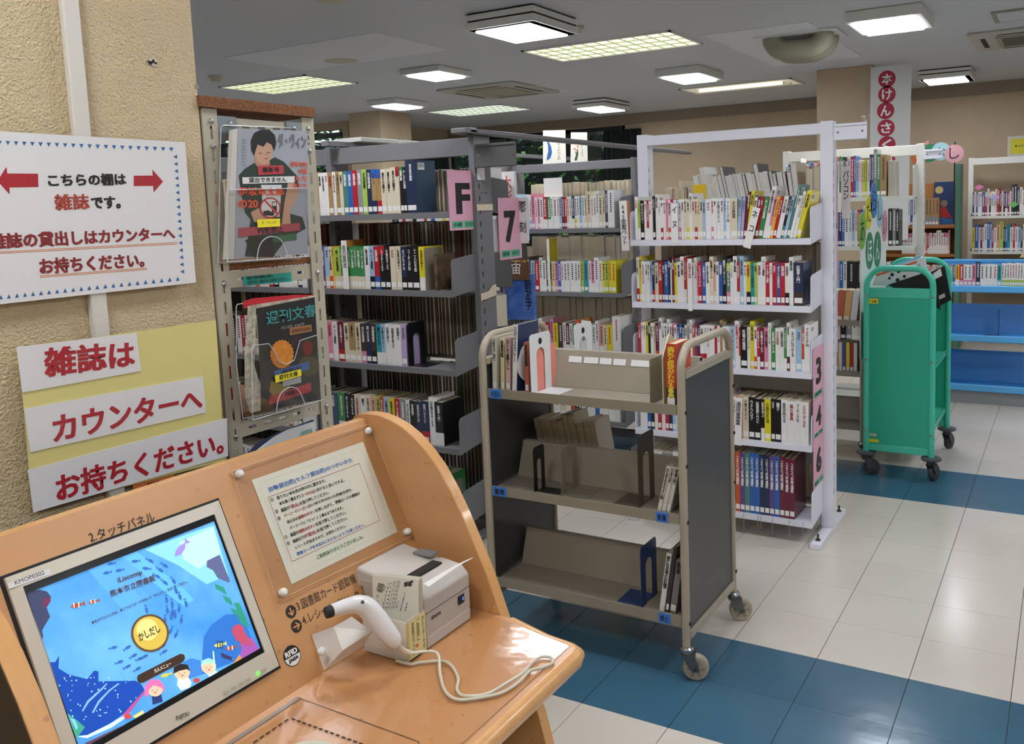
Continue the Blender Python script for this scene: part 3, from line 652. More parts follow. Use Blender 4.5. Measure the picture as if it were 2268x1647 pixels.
# objects on the back side of the fiction bookcase, seen past its end upright
t = divider('white divider board 710 beside the pink number 7 sign', -2.505, 3.78, 1.42, .064, .235, '9ec3e2', '彫刻', .1)
text(Fr((-2.505, 3.7755, 1.42), (1, 0, 0), (0, 0, 1)), '710', .008, .195, .054, INK(), t, bold=.0)
tb = tag(MB().box(-2.62, -2.5, 3.755, 3.775, 1.6, 1.79).build('book', mat('white_gloss', 'e9e6e4', .3)), 'white art book with red brush title above the number 7 sign', 'book')
frb = Fr((-2.62, 3.7545, 1.6), (1, 0, 0), (0, 0, 1)); text(frb, '木\n彫', .04, .02, .105, INK('d2584c'), tb, hgt=.15, w=.0006)
tb = tag(MB().box(-2.60, -2.425, 3.775, 3.80, 1.02, 1.262).build('book', mat('cover_blue', '1f4fae', .3, noise=('79a6dc', 9, .7))), 'blue photo-covered book facing out below the number 7 sign', 'book')
frb = Fr((-2.6, 3.7745, 1.02), (1, 0, 0), (0, 0, 1)); text(frb, '戦\n争', .125, .05, .165, INK('141a30'), tb, hgt=.17, w=.0006)
tb = tag(MB().box(-2.6, -2.44, 3.765, 3.772, 1.23, 1.325).build('book', mat('cover_brown', '6d4c38', .4)), 'brown and white book top with white character behind the blue book', 'book')
frb = Fr((-2.6, 3.7645, 1.23), (1, 0, 0), (0, 0, 1)); text(frb, '宙', .055, .03, .11, INK('efefef'), tb, w=.0006)
# --- grey medical bookcase behind
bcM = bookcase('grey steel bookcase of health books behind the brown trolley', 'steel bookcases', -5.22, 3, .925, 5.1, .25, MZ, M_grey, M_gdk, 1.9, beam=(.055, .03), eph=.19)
GM = 'books on the grey health bookcase'
book_row('top shelf of grey health bookcase', GM, 4.865, -3.32, -2.5, 1.46, .205, .17,
         'c2 w2 l2+ w2 c2 w2 w2 w2 l2 w2+ w2/l p3+ w2 p2 w3 r3/w g3/w w2 w3 w2 l2 m2 r2 c2 w2 n2/w w2/y w2 l2 w2 c2 c3+ w2 w2 w2+ c3 c2 n2+ w5+', titles={18: 'HAPPIER', 38: 'きほんのヨガ'}, single=False)
book_row('second shelf of grey health bookcase', GM, 4.865, -3.332, -2.5, 1.048, .2, .17,
         'w2 r2/w p2 h3 r3 y2/w d3+ l3/w r3 w2+ w3 d2 h2/y c2 p2 b2 w2 w2 w2 w3 w2 w2 h2 t3 w2 p2/w w3+ w2 y2 h2 y2 y3', titles={10: 'アレルギ|', 19: '安産学'}, single=False)
GX = 'third shelf of grey health bookcase'
book_row(GX, GM, 4.865, -3.2, -2.48, .64, .2, .17,
         'w3 r2 w2 m2 w2+ w2 r3 p2+ y3 d3 w2 m2/w w2 g2/w o3+ r2/w k3 w2 w2 w2+ s3/w c2 y3 w5++|w', titles={24: 'いのんではいけない薬'}, single=False)
book_row('x', 'x', 4.865, -3.25, -2.5, .21, .2, .17, 'w2 c2 w3 w2 g2 w2 r2/w w3 c3 w2 o2 k2 w2 w3 w2 b2 w2 w2 w3 w2', single=False)
for k, (xa, xb, z, s) in enumerate(((-3.3, -2.5, 1.46, 'c3 c3 c3 c2 c3 w3 j2 c4 c3 e3 w2 c3 c3 c2 t2 c3 d3 c3 c4 w3 e3 c3 w3 c3'), (-3.3, -2.5, 1.048, 'w3 c3 w4 w2 w3 e2 w3 w3 c3 w3 w4 w2 l3 w3'))):
    book_row('x', 'x', 5.335, xa, xb, z + .0, .3 if z > 1.3 else .35, .18, s, back=True, single=False)
for z in MZ[2:]: book_row('x', 'x', 5.335, -3.3, -2.5, z, .34, .18, 'q4 c3 e4 d3 c4 q3 w3 d4 c3 e3 q4 c3 d3 c4 q3', back=True, single=False)
for z in MZ:
    book_row('x', 'x', 4.87, -4.262, -3.402, z, .24, .17, 'w r w c k w w o w b w w y w c w k w w p w w w r w w', single=False)
book_row('x', 'x', 3.9 + .86, -2.0, -1.99, .0, .01, .01, 'w1', single=False) if False else None
divider('white strip board marked 499 for pharmacy books on a yellow plate', -2.77, 4.845, .6, .045, .27, 'd8b53a', '薬学', .1, lean=4)
divider('tall white board over the top shelf of grey health bookcase', -3.03, 4.9, 1.6, .14, .19, 'd8c64a', ' ', .03)
divider('tall yellow board in the second shelf of grey health bookcase', -3.0, 4.86, 1.05, .018, .345, 'd6c51e', ' ', .12)
sign = None
# --- white bookcase (middle)
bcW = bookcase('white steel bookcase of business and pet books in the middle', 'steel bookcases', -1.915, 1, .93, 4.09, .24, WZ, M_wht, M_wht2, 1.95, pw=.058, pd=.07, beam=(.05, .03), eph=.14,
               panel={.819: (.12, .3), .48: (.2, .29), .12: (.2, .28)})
GW = 'books on the white bookcase'
wx0, wx1 = -1.876, -1.012
book_row('top front shelf of white bookcase', GW, 3.862, wx0 + .005, wx1 - .045, 1.426, .19, .15,
         'w2+ h2/w k3 w2 r2/w w2 w1 k2+ w2+ w2 w2/r w2 p2 w2/o r2/w w2 l2 w2/p w2 c2 c2/y w2+ c2 c2/r c2 c2 l2 w4/w w2/p w2 w3 w2 l2 w3/w c5/c l2>3 z2>4 m2+>7 y2+>8 w2/r>9 m2>10 r2>10 g3>11 w3++>12 p2/w>12 u2>12 r2>12 w3>13 k2/a>13 l2>13 a2++>14 w2>14 w2+>14 y3+>15',
         titles={27: 'ゼロ', 34: '犬の帝国', 30: '犬と猫のツボマッサージ', 43: '猫の臨床大百科', 2: 'MEGAコンバー'})
book_row('second front shelf of white bookcase', GW, 3.862, wx0 + .005, wx1 - .03, 1.121, .195, .15,
         'w2+/r y2+ w3 w2 w2 l2 n2/r c3 r3 d2 b3 n2+ w1 m2+ y2 w3 w3+ r2+/w c2 w2/l w2 w2+ p1 r3 b3 w3 c3+ s2/c w2 b3 k3+ a3^h/p w2 w3+ r2/w l3+ w2 y3/k t3 h2 w3 w3+ r3 w2 r3 v3 r3 w3/k w3+ n7/d',
         titles={2: 'ネコにウケる', 23: 'ビスロワイヤル', 24: '心を動かすサービス', 25: '女子高生社長', 41: 'ネット通販', 45: 'ギフトの設計法', 30: '歴史パンデミック', 7: 'チーズの事典'})
book_row('third front shelf of white bookcase', GW, 3.862, wx0 + .005, wx1 - .0, .819, .195, .15,
         'r2 w2 w2 y2 k2 w2 c2 m3/o w2+ w2 w2 w2+ w2 p2/w w2 n2 b2 k2/y w2 e2+ w2+ o2 v2 m2 w3/r w2/r w2 w2 w2 r2 w2/l q2+ w5 l4 w3+ r1/w k5 w2 y3+ w2/o r2/w m3 p3 w2+ g3 w3 w3 g2/w w2+/m w4 l4 o2/w w4+',
         titles={32: '名作コピーの教え', 36: '市場の倫理', 34: '広告業界のしくみ', 38: '広告小学校', 2: '食育スーパー', 24: '健康経営'})
book_row('fourth front shelf of white bookcase', GW, 3.862, wx0 + .005, wx1 - .01, .48, .2, .15,
         'w2 w2 b2 k2 w2 r2 w2 r2 n2 l2 w2 w2 w2 c2 w2 w2 n2+/w w3 w3 w3^p/w w2 l2^l/w z2+ w3/r s3 c3 k3 k3 k2/w y3 k2 k3 w3 w4 w2 w4',
         titles={26: 'ウドウロク', 27: '安倍官邸とNHK', 35: 'プロパガンダ・ラジオ', 29: '小説の技法'})
ut = {i: 'ユネスコ世界遺産' for i in range(0, 20)}
book_row('bottom front shelf of white bookcase, heritage volume', GW, 3.862, -1.375, wx1 - .075, .12, .29, .2, 'o4 v4 a4 b4 b4 n4 n4 v4 b4 m4 m4 m4', titles=ut, yr=.001)
book_row('x', 'x', 3.862, -1.868, -1.42, .12, .25, .18, 'w3 c3 w2 e4 w3 l4/b w4 c3 w3 k3', single=False)
GB = 'books on the rear side of the white bookcase'
book_row('top rear shelf of white bookcase', GB, 4.335, -1.84, -1.70, 1.4269, .25, .17, 'w3 w3 r2 c3 c3+ c3 d2 c3', back=True, single=False)
book_row('leaning run on rear top white shelf', GB, 4.335, -1.62, -1.12, 1.4269, .31, .18,
         'w3>-12 e2>-12 w3+>-12 w3>-12 c2>-12 w2>-12 e3>-12 k2+>-12 w3>-12 w2>-12 e2>-12 w3>-12 k2>-12 w3>-11 c2>-11 k3+>-11 w3>-11 w2>-11 k2>-10 e2>-10 w3>-9 d2>-9 w2>-7 c3+>-6', back=True)
book_row('x', 'x', 4.335, -1.11, -1.03, 1.4269, .32, .18, 'q3 w3 e6 k2', back=True, single=False)
book_row('x', 'x', 4.335, -1.87, -1.03, 1.121, .262, .18, 'w4 w3 c3 c2 w3 w2 e2 w4 w3 h2 c3 w3 d2 c3 w3 r1 w3 w2 w4 c3 w3 w2 w3 c2 w4 w3 l3 w3 s3 w2 k1 w3', back=True, single=False)
tag(BX('yellow_folder', mat('folder_yellow', 'e2bd1e', .4), -1.685, -1.615, 4.16, 4.168, 1.44, 1.69, bevel=.002), 'plain yellow board facing front among the rear top books', 'board')
for z in (.819, .48, .12): book_row('x', 'x', 4.335, -1.87, -1.03, z, .22, .15, 'w c k w r w w c w l w w k w w o w w c w g w w w', back=True, single=False)
flag('blank white plate sticking out right from the white bookcase top', -.953, -.805, 4.06, 1.857, 1.933, M_wht)
divider('orange-edged white strip board marked 645 at the left end of the white bookcase', -1.935, 3.84, 1.375, .04, .245, 'cc7a2e', '645家畜ペット', .1, lean=-2)
divider('orange-edged strip board for dogs on the top white shelf', -1.672, 3.85, 1.41, .034, .19, 'cc7a2e', 'イヌ', .12)
divider('orange-edged leaning strip board for cats on the top white shelf', -1.316, 3.85, 1.39, .036, .19, 'cc7a2e', 'ネコ', .12, lean=15)
divider('pink-printed strip board in the second white shelf', -1.593, 3.85, 1.085, .022, .25, 'e2b9b4', '経営企画', .12, tcol='b0344a')
divider('bent white strip board for telecommunications on the fourth white shelf', -1.372, 3.85, .45, .034, .23, 'cc7a2e', '通信事業', .12, lean=2)
sign_plate('pink sign with black number 3 on the white bookcase end', -1.0025, 3.87, 4.055, .685, .925, '3', ['教育'])
sign_plate('pink sign with black number 4 below the number 3', -1.0025, 3.87, 4.055, .5, .683, '4', ['教育', '自然'])
sign_plate('pink sign with black number 6, lowest on the white bookcase end', -1.0025, 3.87, 4.055, .268, .498, '6', ['産業', 'ペット'])
for lb, z0, z1, big in (('0, rear edge of the white bookcase', 1.48, 1.8, '0'), ('1, rear edge of the white bookcase below the 0', 1.16, 1.45, '1'), ('2, rear edge of the white bookcase, lowest rear sign', .84, 1.13, '2')):
    sign_plate('pink sign with number ' + lb, -1.0025, 4.17, 4.345, z0, z1, big, ['社会'])
t = divider('white strip sign for computers at the rear end of the white bookcase', -.98, 4.345, 1.5, .04, .25, 'eeeeee', 'パソコン', .01)
# heritage ribbons
for k, x in enumerate((-1.33, -1.26, -1.245, -1.19, -1.11, -1.045)):
    tag(MB().tube([(x, 3.855, .122), (x, 3.846, .115), (x, 3.846, .07), (x + .002, 3.848, .035 + .01 * (k % 3))], .0013, 4).build('bookmark_ribbon', mat('ribbon', '9a968c', .7)), '%s grey bookmark ribbon hanging below the heritage volumes, from left' % ('first', 'second', 'third', 'fourth', 'fifth', 'sixth')[k], 'ribbon', 'grey ribbons under the heritage volumes')
# ================================================================== trolleys
M_tro = mat('trolley_cream', 'aaa18d', .42, noise=('968c78', 6, .6)); M_trs = mat('trolley_shelf', '978e7d', .42, noise=('8a8170', 4, .5)); M_pan = mat('trolley_dark_panel', '3b3c3b', .38, noise=('454644', 2, .6))
M_chr = mat('chrome', 'b5b5b2', .22, 1); M_whl = mat('nylon_wheel', 'b5ad98', .5, noise=('928872', 20, .7)); M_tyre = mat('dark_tyre', '35363a', .6); M_tape = mat('blue_tape', '3f7ed1', .5); M_chip = mat('paint_chip', '4b3a2a', .8)
def caster(t, x, y, zs, r, M, fork, ang=0, cap=None):
    """swivel caster: stem, fork and wheel; the wheel stands on the floor"""
    c = Vector((x, y, 0)); ca, sa = math.cos(ang), math.sin(ang); fw = Vector((ca, sa, 0)); sd = Vector((-sa, ca, 0)); wc = c + fw * .03 + Vector((0, 0, r + .0035))
    k = MB()._lathe(Vector((x, y, zs)), Vector((0, 0, -1)), [(.02, 0), (.026, .006), (.026, .014), (.018, .02), (.02, .028)], 18).build('caster_stem', cap or fork, t, smooth=True)
    b = MB()
    for s in (-1, 1):
        o = sd * (s * .021)
        b.prism([c + o - fw * .018 + Vector((0, 0, zs - .024)), c + o + fw * .028 + Vector((0, 0, zs - .024)), wc + o + fw * .014 + Vector((0, 0, -.008)), wc + o - fw * .014 + Vector((0, 0, -.008))], sd * (.002 * s))
    b.prism([c - fw * .02 + sd * .023 + Vector((0, 0, zs - .022)), c + fw * .03 + sd * .023 + Vector((0, 0, zs - .022)), c + fw * .03 - sd * .023 + Vector((0, 0, zs - .022)), c - fw * .02 - sd * .023 + Vector((0, 0, zs - .022))], Vector((0, 0, -.004)))
    b.build('caster_fork', fork, t)
    w = MB()._lathe(wc - sd * .014, sd, [(r * .72, 0), (r * .86, -.0001), (r * .97, .002), (r, .008), (r, .02), (r * .97, .026), (r * .86, .0281), (r * .72, .028)], 28).build('wheel', M, t, smooth=True)
    hb = MB()._lathe(wc - sd * .019, sd, [(r * .2, 0), (r * .2, .038)], 14)._lathe(wc - sd * .023, sd, [(.007, 0), (.007, .046)], 8); hb.build('wheel_hub', fork, w)
    sp = MB()
    for a in range(0, 360, 60):
        d = fw * math.cos(R(a)) + Vector((0, 0, math.sin(R(a)))); e = fw * -math.sin(R(a)) + Vector((0, 0, math.cos(R(a))))
        sp.prism([wc - sd * .0152 + d * r * .2 + e * .004, wc - sd * .0152 + d * r * .7 + e * .004, wc - sd * .0152 + d * r * .7 - e * .004, wc - sd * .0152 + d * r * .2 - e * .004], sd * -.0015)
    tag(sp.build('wheel_rib', mat('wheel_rib', '8e8672', .5) if M is M_whl else fork, w), kind='stuff')
def utube(x, y0, y1, zb, zt, rc, r, n=10):
    p = [(x, y0, zb)] + [(x, y0 + rc - rc * math.cos(R(a)), zt - rc + rc * math.sin(R(a))) for a in range(0, 91, 15)] + [(x, y1 - rc + rc * math.sin(R(a)), zt - rc + rc * math.cos(R(a))) for a in range(0, 91, 15)] + [(x, y1, zb)]
    return MB().tube(p, r, n)
def trolley(x0, x1, y0, y1, label, full=True, zt=1.135, zs=(.94, .57, .215)):
    t = empty('book_trolley', ((x0 + x1) / 2, (y0 + y1) / 2, .003), label, 'trolley', 'grey-cream book trolleys')
    yc = (y0 + y1) / 2
    for x in (x0, x1):
        f = utube(x, y0, y1, .115, zt, .085, .0145).build('end_frame', M_tro, t, smooth=True)
        s = .006 if x == x0 else -.006
        BX('end_panel', M_pan, x - .004, x + .004, y0 + .013, y1 - .013, .165, 1.03, t)
        BX('cross_bar', M_tro, x - .014, x + .014, y0 + .012, y1 - .012, 1.03, 1.055, t, bevel=.002)
        BX('cross_bar', M_tro, x - .014, x + .014, y0 + .012, y1 - .012, .14, .166, t, bevel=.002)
        so = 1 if x == x1 else -1
        for z in (.2, .55, .74, .92):
            for y in (y0, y1): MB()._lathe(Vector((x + so * .013, y + .002, z)), Vector((so, 0, 0)), [(.008, 0), (.007, .003), (.002, .004)], 8).build('screw', M_blk, f)
        r3 = random.Random(5)
        ch = MB()
        for k in range(26):
            y, z = (y0, r3.uniform(.6, 1.1)) if k < 14 else (y0 + r3.uniform(0, .12), zt - .004)
            a = r3.uniform(0, 6.28); c = Vector((x, y, z)) + (Vector((math.cos(a), -abs(math.sin(a)), 0)) * .0148 if k < 14 else Vector((math.cos(a) * .01, 0, .0118)))
            if k >= 14: continue
            ch._lathe(c, (c - Vector((x, y, z))), [(r3.uniform(.002, .005), 0), (.0015, .0004)], 6)
        tag(ch.build('paint_chip', M_chip, f), kind='stuff')
    for z in zs:
        b = MB().box(x0 + .016, x1 - .016, y0 + .004, y1 - .004, z - .012, z - .008)
        b.box(x0 + .016, x1 - .016, y0 - .002, y0 + .002, z - .03, z + .004).box(x0 + .016, x1 - .016, y1 - .002, y1 + .002, z - .03, z + .004)
        sh = b.build('shelf', M_trs, t)
        # back plate: bent steel sheet leaning away, one for each side, meeting at the top
        top = z + .125
        p = [(x0 + .02, yc - .06, z - .0078), (x0 + .02, yc - .012, top), (x0 + .02, yc + .012, top), (x0 + .02, yc + .06, z - .0078), (x0 + .02, yc + .057, z - .0078), (x0 + .02, yc + .0095, top - .003), (x0 + .02, yc - .0095, top - .003), (x0 + .02, yc - .057, z - .0078)]
        MB().prism(p, (x1 - x0 - .04, 0, 0)).build('back_plate', M_trs, t, bevel=.002)
    for x in (x0, x1):
        for y in (y0, y1): caster(t, x, y, .12, .044, M_whl, mat('fork_steel', '6e7072', .35, .8), ang=(.35 if x > x0 else 2.4) + (0 if y < yc else .25), cap=M_chr)
    return t
tr = trolley(-1.885, -1.095, 2.57, 3.03, 'cream and dark grey book trolley with worn paint in the middle aisle')
frT = Fr((-1.885, 2.5675, 0), (1, 0, 0), (0, 0, 1))
for (x0_, x1_, z_, s_) in ((.03, .08, .94, '⑤'), (.022, .085, .57, '書庫'), (.69, .735, .57, '新書'), (.69, .735, .215, '郷土')):
    o = BX('blue_tape', M_tape, -1.885 + x0_, -1.885 + x1_, 2.5655, 2.5675, z_ - .031, z_ + .004, tr)
    w = x1_ - x0_; text(Fr((-1.885, 2.5655, 0), (1, 0, 0), (0, 0, 1)), s_, x0_ + w * .15, z_ - .025, x0_ + w * .85, INK('14203c'), tr, hgt=.022, bold=.02)
frP = Fr((-1.865, 2.7395, .9322), (1, 0, 0), Vector((0, .048, .1328))); frP.n = frP.u.cross(frP.v)
for a, b_ in ((.23, .285), (.295, .355), (.362, .41), (.418, .468), (.49, .62)):
    poly(frP, [(a, .095), (b_, .095), (b_, .118), (a, .118)], mat('white_label', 'dcdcd8', .5), tr, name='label_strip', px=False, w=.0012)
# things on the trolley
def tbook(label, x, y, z, t, d, h, col, lean=0, side=None, txt=None, tc='1c1c1c', lo=None, hf=.7, grp='books on the brown trolley'):
    b = MB(); PAL['_'] = col; PAL['%'] = side or col; PAL['~'] = lo or col; bookmesh(b, t, d, h, '_', '~' if lo else None, None, '%')
    me = b.mesh('book'); me.materials.append(M_book); o = bpy.data.objects.new('book', me); COL.objects.link(o)
    o.matrix_world = Matrix.Translation((x + (t / math.cos(R(lean)) if lean > 0 else 0), y, z + .001)) @ Matrix.Rotation(R(lean), 4, 'Y') @ Matrix.Translation((-t if lean > 0 else 0, 0, 0)); WL[o] = Vector((0, 0, 0)); tag(o, label, 'book', grp)
    p = MB().box(.0017, t - .0017, .003, d - .003, .002, h - .003).mesh('pages'); p.materials.append(M_page); pp = bpy.data.objects.new('pages', p); COL.objects.link(pp); pp.parent = o
    s = MB().quad((t * .1, -.0007, .008), (t * .9, -.0007, .008), (t * .9, -.0007, .03), (t * .1, -.0007, .03)).mesh('spine_label'); s.materials.append(M_sticker); so = bpy.data.objects.new('spine_label', s); COL.objects.link(so); so.parent = o
    if txt:
        me2, a, bb, c, dd2 = tmesh('\n'.join(txt.replace('ー', '|')), .03); sx = t * .74 / (bb - a); sy = min(h * hf / (dd2 - c), sx * 1.5)
        m3 = me2.copy(); m3.materials.clear(); m3.materials.append(INK(tc)); to = bpy.data.objects.new('lettering', m3); COL.objects.link(to); to.parent = o
        to.matrix_local = Matrix.Translation((t / 2 - sx * (a + bb) / 2, -.0009, h * .96 - sy * dd2)) @ Matrix.Rotation(math.pi / 2, 4, 'X') @ Matrix.Diagonal((sx, sy, 1, 1))
    return o
def stickon(o, fr, items):
    for (a, b, c, d, m) in items: MB().quad(fr.pt(a, c, .0006), fr.pt(b, c, .0006), fr.pt(b, d, .0006), fr.pt(a, d, .0006)).build('cover_print', m, o)
z1, z2, z3 = .932, .562, .207
zA = z1
o = tbook('thin grey-white book with barcode labels at the left end of trolley top', -1.866, 2.6, zA, .018, .14, .2, 'd6d2c6', 2, 'bdb7a6', 'ようこそ', lo='d6d2c6')
o = tbook('pale yellow-green thin book, second on the trolley top', -1.832, 2.605, zA, .016, .13, .195, 'd9d3a2', 2, 'c8c298', '植物図鑑')
o = tbook('pink-spined thin book, third on the trolley top', -1.806, 2.6, zA, .02, .13, .2, 'dcb3ab', 2, 'd3c1b0', 'ひとり暮らし')
o = tbook('tall white-spined cookbook with navy cover on the trolley top', -1.772, 2.59, zA, .018, .14, .25, 'e2e1dc', 4, '1f3357', 'スパイスカレー')
tag(MB()._lathe(Vector((-1.735, 2.662, zA + .1)), Vector((1, -.25, .05)), [(.07, 0), (.072, .003), (.07, .006), (.058, .0065), (.056, .0062)], 40).build('paper_plate', mat('ring_white', 'c9c9cb', .3), smooth=True), 'round white disc-shaped picture book between cookbook and salmon book', 'book')
o = tbook('brick-red-spined book beside the white bookend', -1.722, 2.6, zA, .017, .14, .185, 'b4664e', 1, 'a55c47', '昔話怪談集')
o = tbook('salmon-coloured book behind the white arched bookend', -1.698, 2.625, zA, .012, .14, .16, 'e68a78', 0, 'e68a78')
bookend('white arched bookend standing in front on the trolley top', -1.683, 2.58, zA, .215, .14, M_bew, group='bookends on the brown trolley')
bookend('white arched bookend standing behind on the trolley top', -1.66, 2.86, zA, .215, .14, M_bew, group='bookends on the brown trolley')
for (y, lb) in ((2.65, 'x'), (2.93, 'x')): pass
o = tbook('orange-red medical book with yellow vertical title at trolley top right', -1.155, 2.585, zA, .034, .13, .21, 'c9482a', 1, 'd4552e', '病気と症状がわかる事典', 'f4e04a', lo='1c2340', hf=.82)
tag(MB().prism([(-1.175, 2.60, zA), (-1.175, 2.73, zA), (-1.175, 2.73, zA + .19), (-1.175, 2.66, zA + .235), (-1.175, 2.6, zA + .16)], (.004, 0, 0)).build('folded_card', mat('cream_card', 'cfc9a0', .6)), 'pale cream folded card behind the orange-red medical book', 'card')
tag(BX('board_divider', M_bet, -1.215, -1.2125, 2.585, 2.70, zA, zA + .155, bevel=.002), 'beige steel divider plate left of the orange-red medical book', 'divider')
bookend('narrow black arched bookend on the middle trolley shelf', -1.70, 2.6, z2, .165, .075, M_be, group='bookends on the brown trolley')
bookend('beige arched bookend, middle trolley shelf', -1.585, 2.6, z2, .17, .12, M_bet, group='bookends on the brown trolley')
bookend('tall brown forked bookend, middle trolley shelf right', -1.275, 2.6, z2, .25, .13, mat('brown_steel', '5d5246', .4), flag=-1, group='bookends on the brown trolley')
bookend('dark blue arched bookend, bottom trolley shelf', -1.27, 2.59, z3, .215, .13, M_bebl, flag=-1, group='bookends on the brown trolley')
for k, (c, tx) in enumerate((('dfdbcf', '女も男も生きやすい国'), ('dcd8cc', '日本の町'), ('d4cfc2', '新書入門'))):
    tbook('thin leaning white paperback with orange sticker, middle trolley shelf right, %s' % ('left', 'middle', 'right')[k], -1.206 + k * .0165, 2.6, z2, .014, .11, .165, c, 14, c, tx)
tbook('leaning white and blue local-history book, bottom trolley shelf', -1.205, 2.595, z3, .018, .15, .215, 'dddcd6', 9, 'cfcabd', '堤防決壊の記憶', '262626')
tbook('leaning dark thin book, bottom trolley shelf', -1.184, 2.60, z3, .012, .15, .24, '2b2625', 9, '2b2625')
tbook('leaning grey book at the right end, bottom trolley shelf', -1.168, 2.6, z3, .022, .15, .195, '77736c', 9, '77736c', '熊本')
for k, (c, hh, ln) in enumerate((('b4a58c', .2, -12), ('a8977c', .2, -12), ('c9bb9c', .2, -12), ('8d7a5e', .2, -12), ('d8cdb0', .2, -12), ('6e6a62', .23, -12), ('c9bda0', .23, -12), ('d2c8ae', .2, -10), ('b8ab94', .21, -9), ('cbc2ac', .21, -9))):
    b = MB(); t_ = .026; col = rgb(c); b.k = col; b.box(0, .0015, 0, .12, 0, hh); b.box(t_ - .0015, t_, 0, .12, 0, hh); b.box(0, t_, .117, .12, 0, hh)
    me = b.mesh('book'); me.materials.append(M_book); o = bpy.data.objects.new('book', me); COL.objects.link(o)
    o.matrix_world = Matrix.Translation((-1.825 + k * .0272, 2.87, z2 + .001)) @ Matrix.Rotation(R(ln), 4, 'Y'); WL[o] = Vector((0, 0, 0))
    tag(o, 'old leaning paperback with yellowed pages, %s from left behind the middle trolley plate' % ordn(k + 1), 'book', 'old paperbacks behind the middle trolley plate')
    p = MB().box(.0016, t_ - .0016, .002, .117, .002, hh - .002).mesh('pages'); p.materials.append(M_page); pp = bpy.data.objects.new('pages', p); COL.objects.link(pp); pp.parent = o
# ------------------------------------------------------------------ green cart
M_grn = mat('cart_green', '27a888', .38, noise=('2cab8c', 2, .5)); M_grt = mat('cart_green_tube', '46bfa2', .35)
gx0, gx1, gy0, gy1 = -1.0, -.648, 5.045, 5.75
gc = empty('book_cart', ((gx0 + gx1) / 2, 5.4, .003), 'turquoise green steel book cart with closed end panel and dark casters', 'cart')
for y in (gy0, gy1):
    b = MB(); p = [(gx0, y, .14)] + [(gx0 + .1 - .1 * math.cos(R(a)), y, 1.1 + .1 * math.sin(R(a))) for a in range(0, 91, 15)] + [(gx1 - .1 + .1 * math.sin(R(a)), y, 1.1 + .1 * math.cos(R(a))) for a in range(0, 91, 15)] + [(gx1, y, .14)]
    f = b.tube(p, .017, 12).build('end_frame', M_grt, gc, smooth=True)
    s = -1 if y == gy0 else 1
    BX('end_panel', M_grn, gx0 + .015, gx1 - .015, y - .004, y + .004, .15, 1.09, gc); BX('panel_fold', M_grt, gx0 + .016, gx1 - .016, y - .007, y + .007, 1.035, 1.09, gc, bevel=.002); BX('panel_fold', M_grt, gx0 + .016, gx1 - .016, y - .007, y + .007, .15, .19, gc, bevel=.002)
    for z in (.27, .68, 1.045):
        for x in (gx0, gx1): MB()._lathe(Vector((x, y + s * .016, z)), Vector((0, s, 0)), [(.009, 0), (.007, .004), (.002, .005)], 10).build('screw', M_chr, f)
for z in (.27, .63, .98):
    b = MB().box(gx0 + .01, gx1 - .01, gy0 + .008, gy1 - .008, z - .004, z).box(gx1 - .014, gx1 - .01, gy0 + .008, gy1 - .008, z - .025, z + .008).box(gx0 + .01, gx0 + .014, gy0 + .008, gy1 - .008, z - .025, z + .008)
    b.build('shelf', M_grt, gc)
BX('centre_panel', M_grn, -.83, -.822, gy0 + .008, gy1 - .008, .27, .976, gc); BX('centre_post', M_grt, -.8215, -.80, gy1 - .25, gy1 - .235, .27, .976, gc)
BX('caution_sticker', mat('yellow_sticker', 'd8c92a', .5), -.985, -.935, 5.036, 5.0378, 1.0, 1.03, gc)
BX('maker_sticker', mat('grey_sticker', 'a9b3aa', .5), -.982, -.94, 5.036, 5.0378, .235, .252, gc); BX('caution_sticker', mat('yellow_sticker', 'd8c92a', .5), -.992, -.93, 5.036, 5.0378, .2, .218, gc)
frG = Fr((-.985, 5.036, 0), (1, 0, 0), (0, 0, 1)); text(frG, '注意', .012, 1.006, .04, INK(), gc, w=.0008)
M_cas = mat('grey_caster', '4a4b4e', .5)
for x in (gx0, gx1):
    for y in (gy0, gy1):
        MB()._lathe(Vector((x, y, .128)), Vector((0, 0, 1)), [(.05, 0), (.055, .004), (.055, .012), (.048, .016)], 24).build('bumper_disc', M_cas, gc, smooth=True)
        caster(gc, x, y, .127, .046, M_tyre, M_cas, ang=1.2 if x == gx1 else .2)
# load of the cart
def slab(name, label, cat, c, dims, rot, M, group=None):
    b = MB().box(-dims[0] / 2, dims[0] / 2, -dims[1] / 2, dims[1] / 2, 0, dims[2]); me = b.mesh(name); me.materials.append(M); o = bpy.data.objects.new(name, me); COL.objects.link(o)
    o.matrix_world = Matrix.Translation(c) @ Matrix.Rotation(R(rot[2]), 4, 'Z') @ Matrix.Rotation(R(rot[1]), 4, 'Y') @ Matrix.Rotation(R(rot[0]), 4, 'X'); WL[o] = Vector((0, 0, 0)); return tag(o, label, cat, group)
def plate3(name, label, cat, pts, th, M, group=None):
    """flat board through four corner points"""
    P = [Vector(p) for p in pts]; n = (P[1] - P[0]).cross(P[3] - P[0]).normalized()
    return tag(MB().prism(P, -n * th).build(name, M, bevel=.001), label, cat, group)
gp = lambda x, y, Y: tuple(at(x, y, Y=Y))
q1 = plate3('picture_book', 'white picture book with black flower print standing in the green cart', 'book', [gp(1932, 632, 5.2), gp(2062, 632, 5.2), gp(2048, 568, 5.2), gp(1940, 608, 5.2)], .01, mat('glossy_white', 'e6e8ea', .25), 'picture books on the green cart')
frq = Fr(gp(1932, 632, 5.1985), (1, 0, 0), (0, 0, 1))
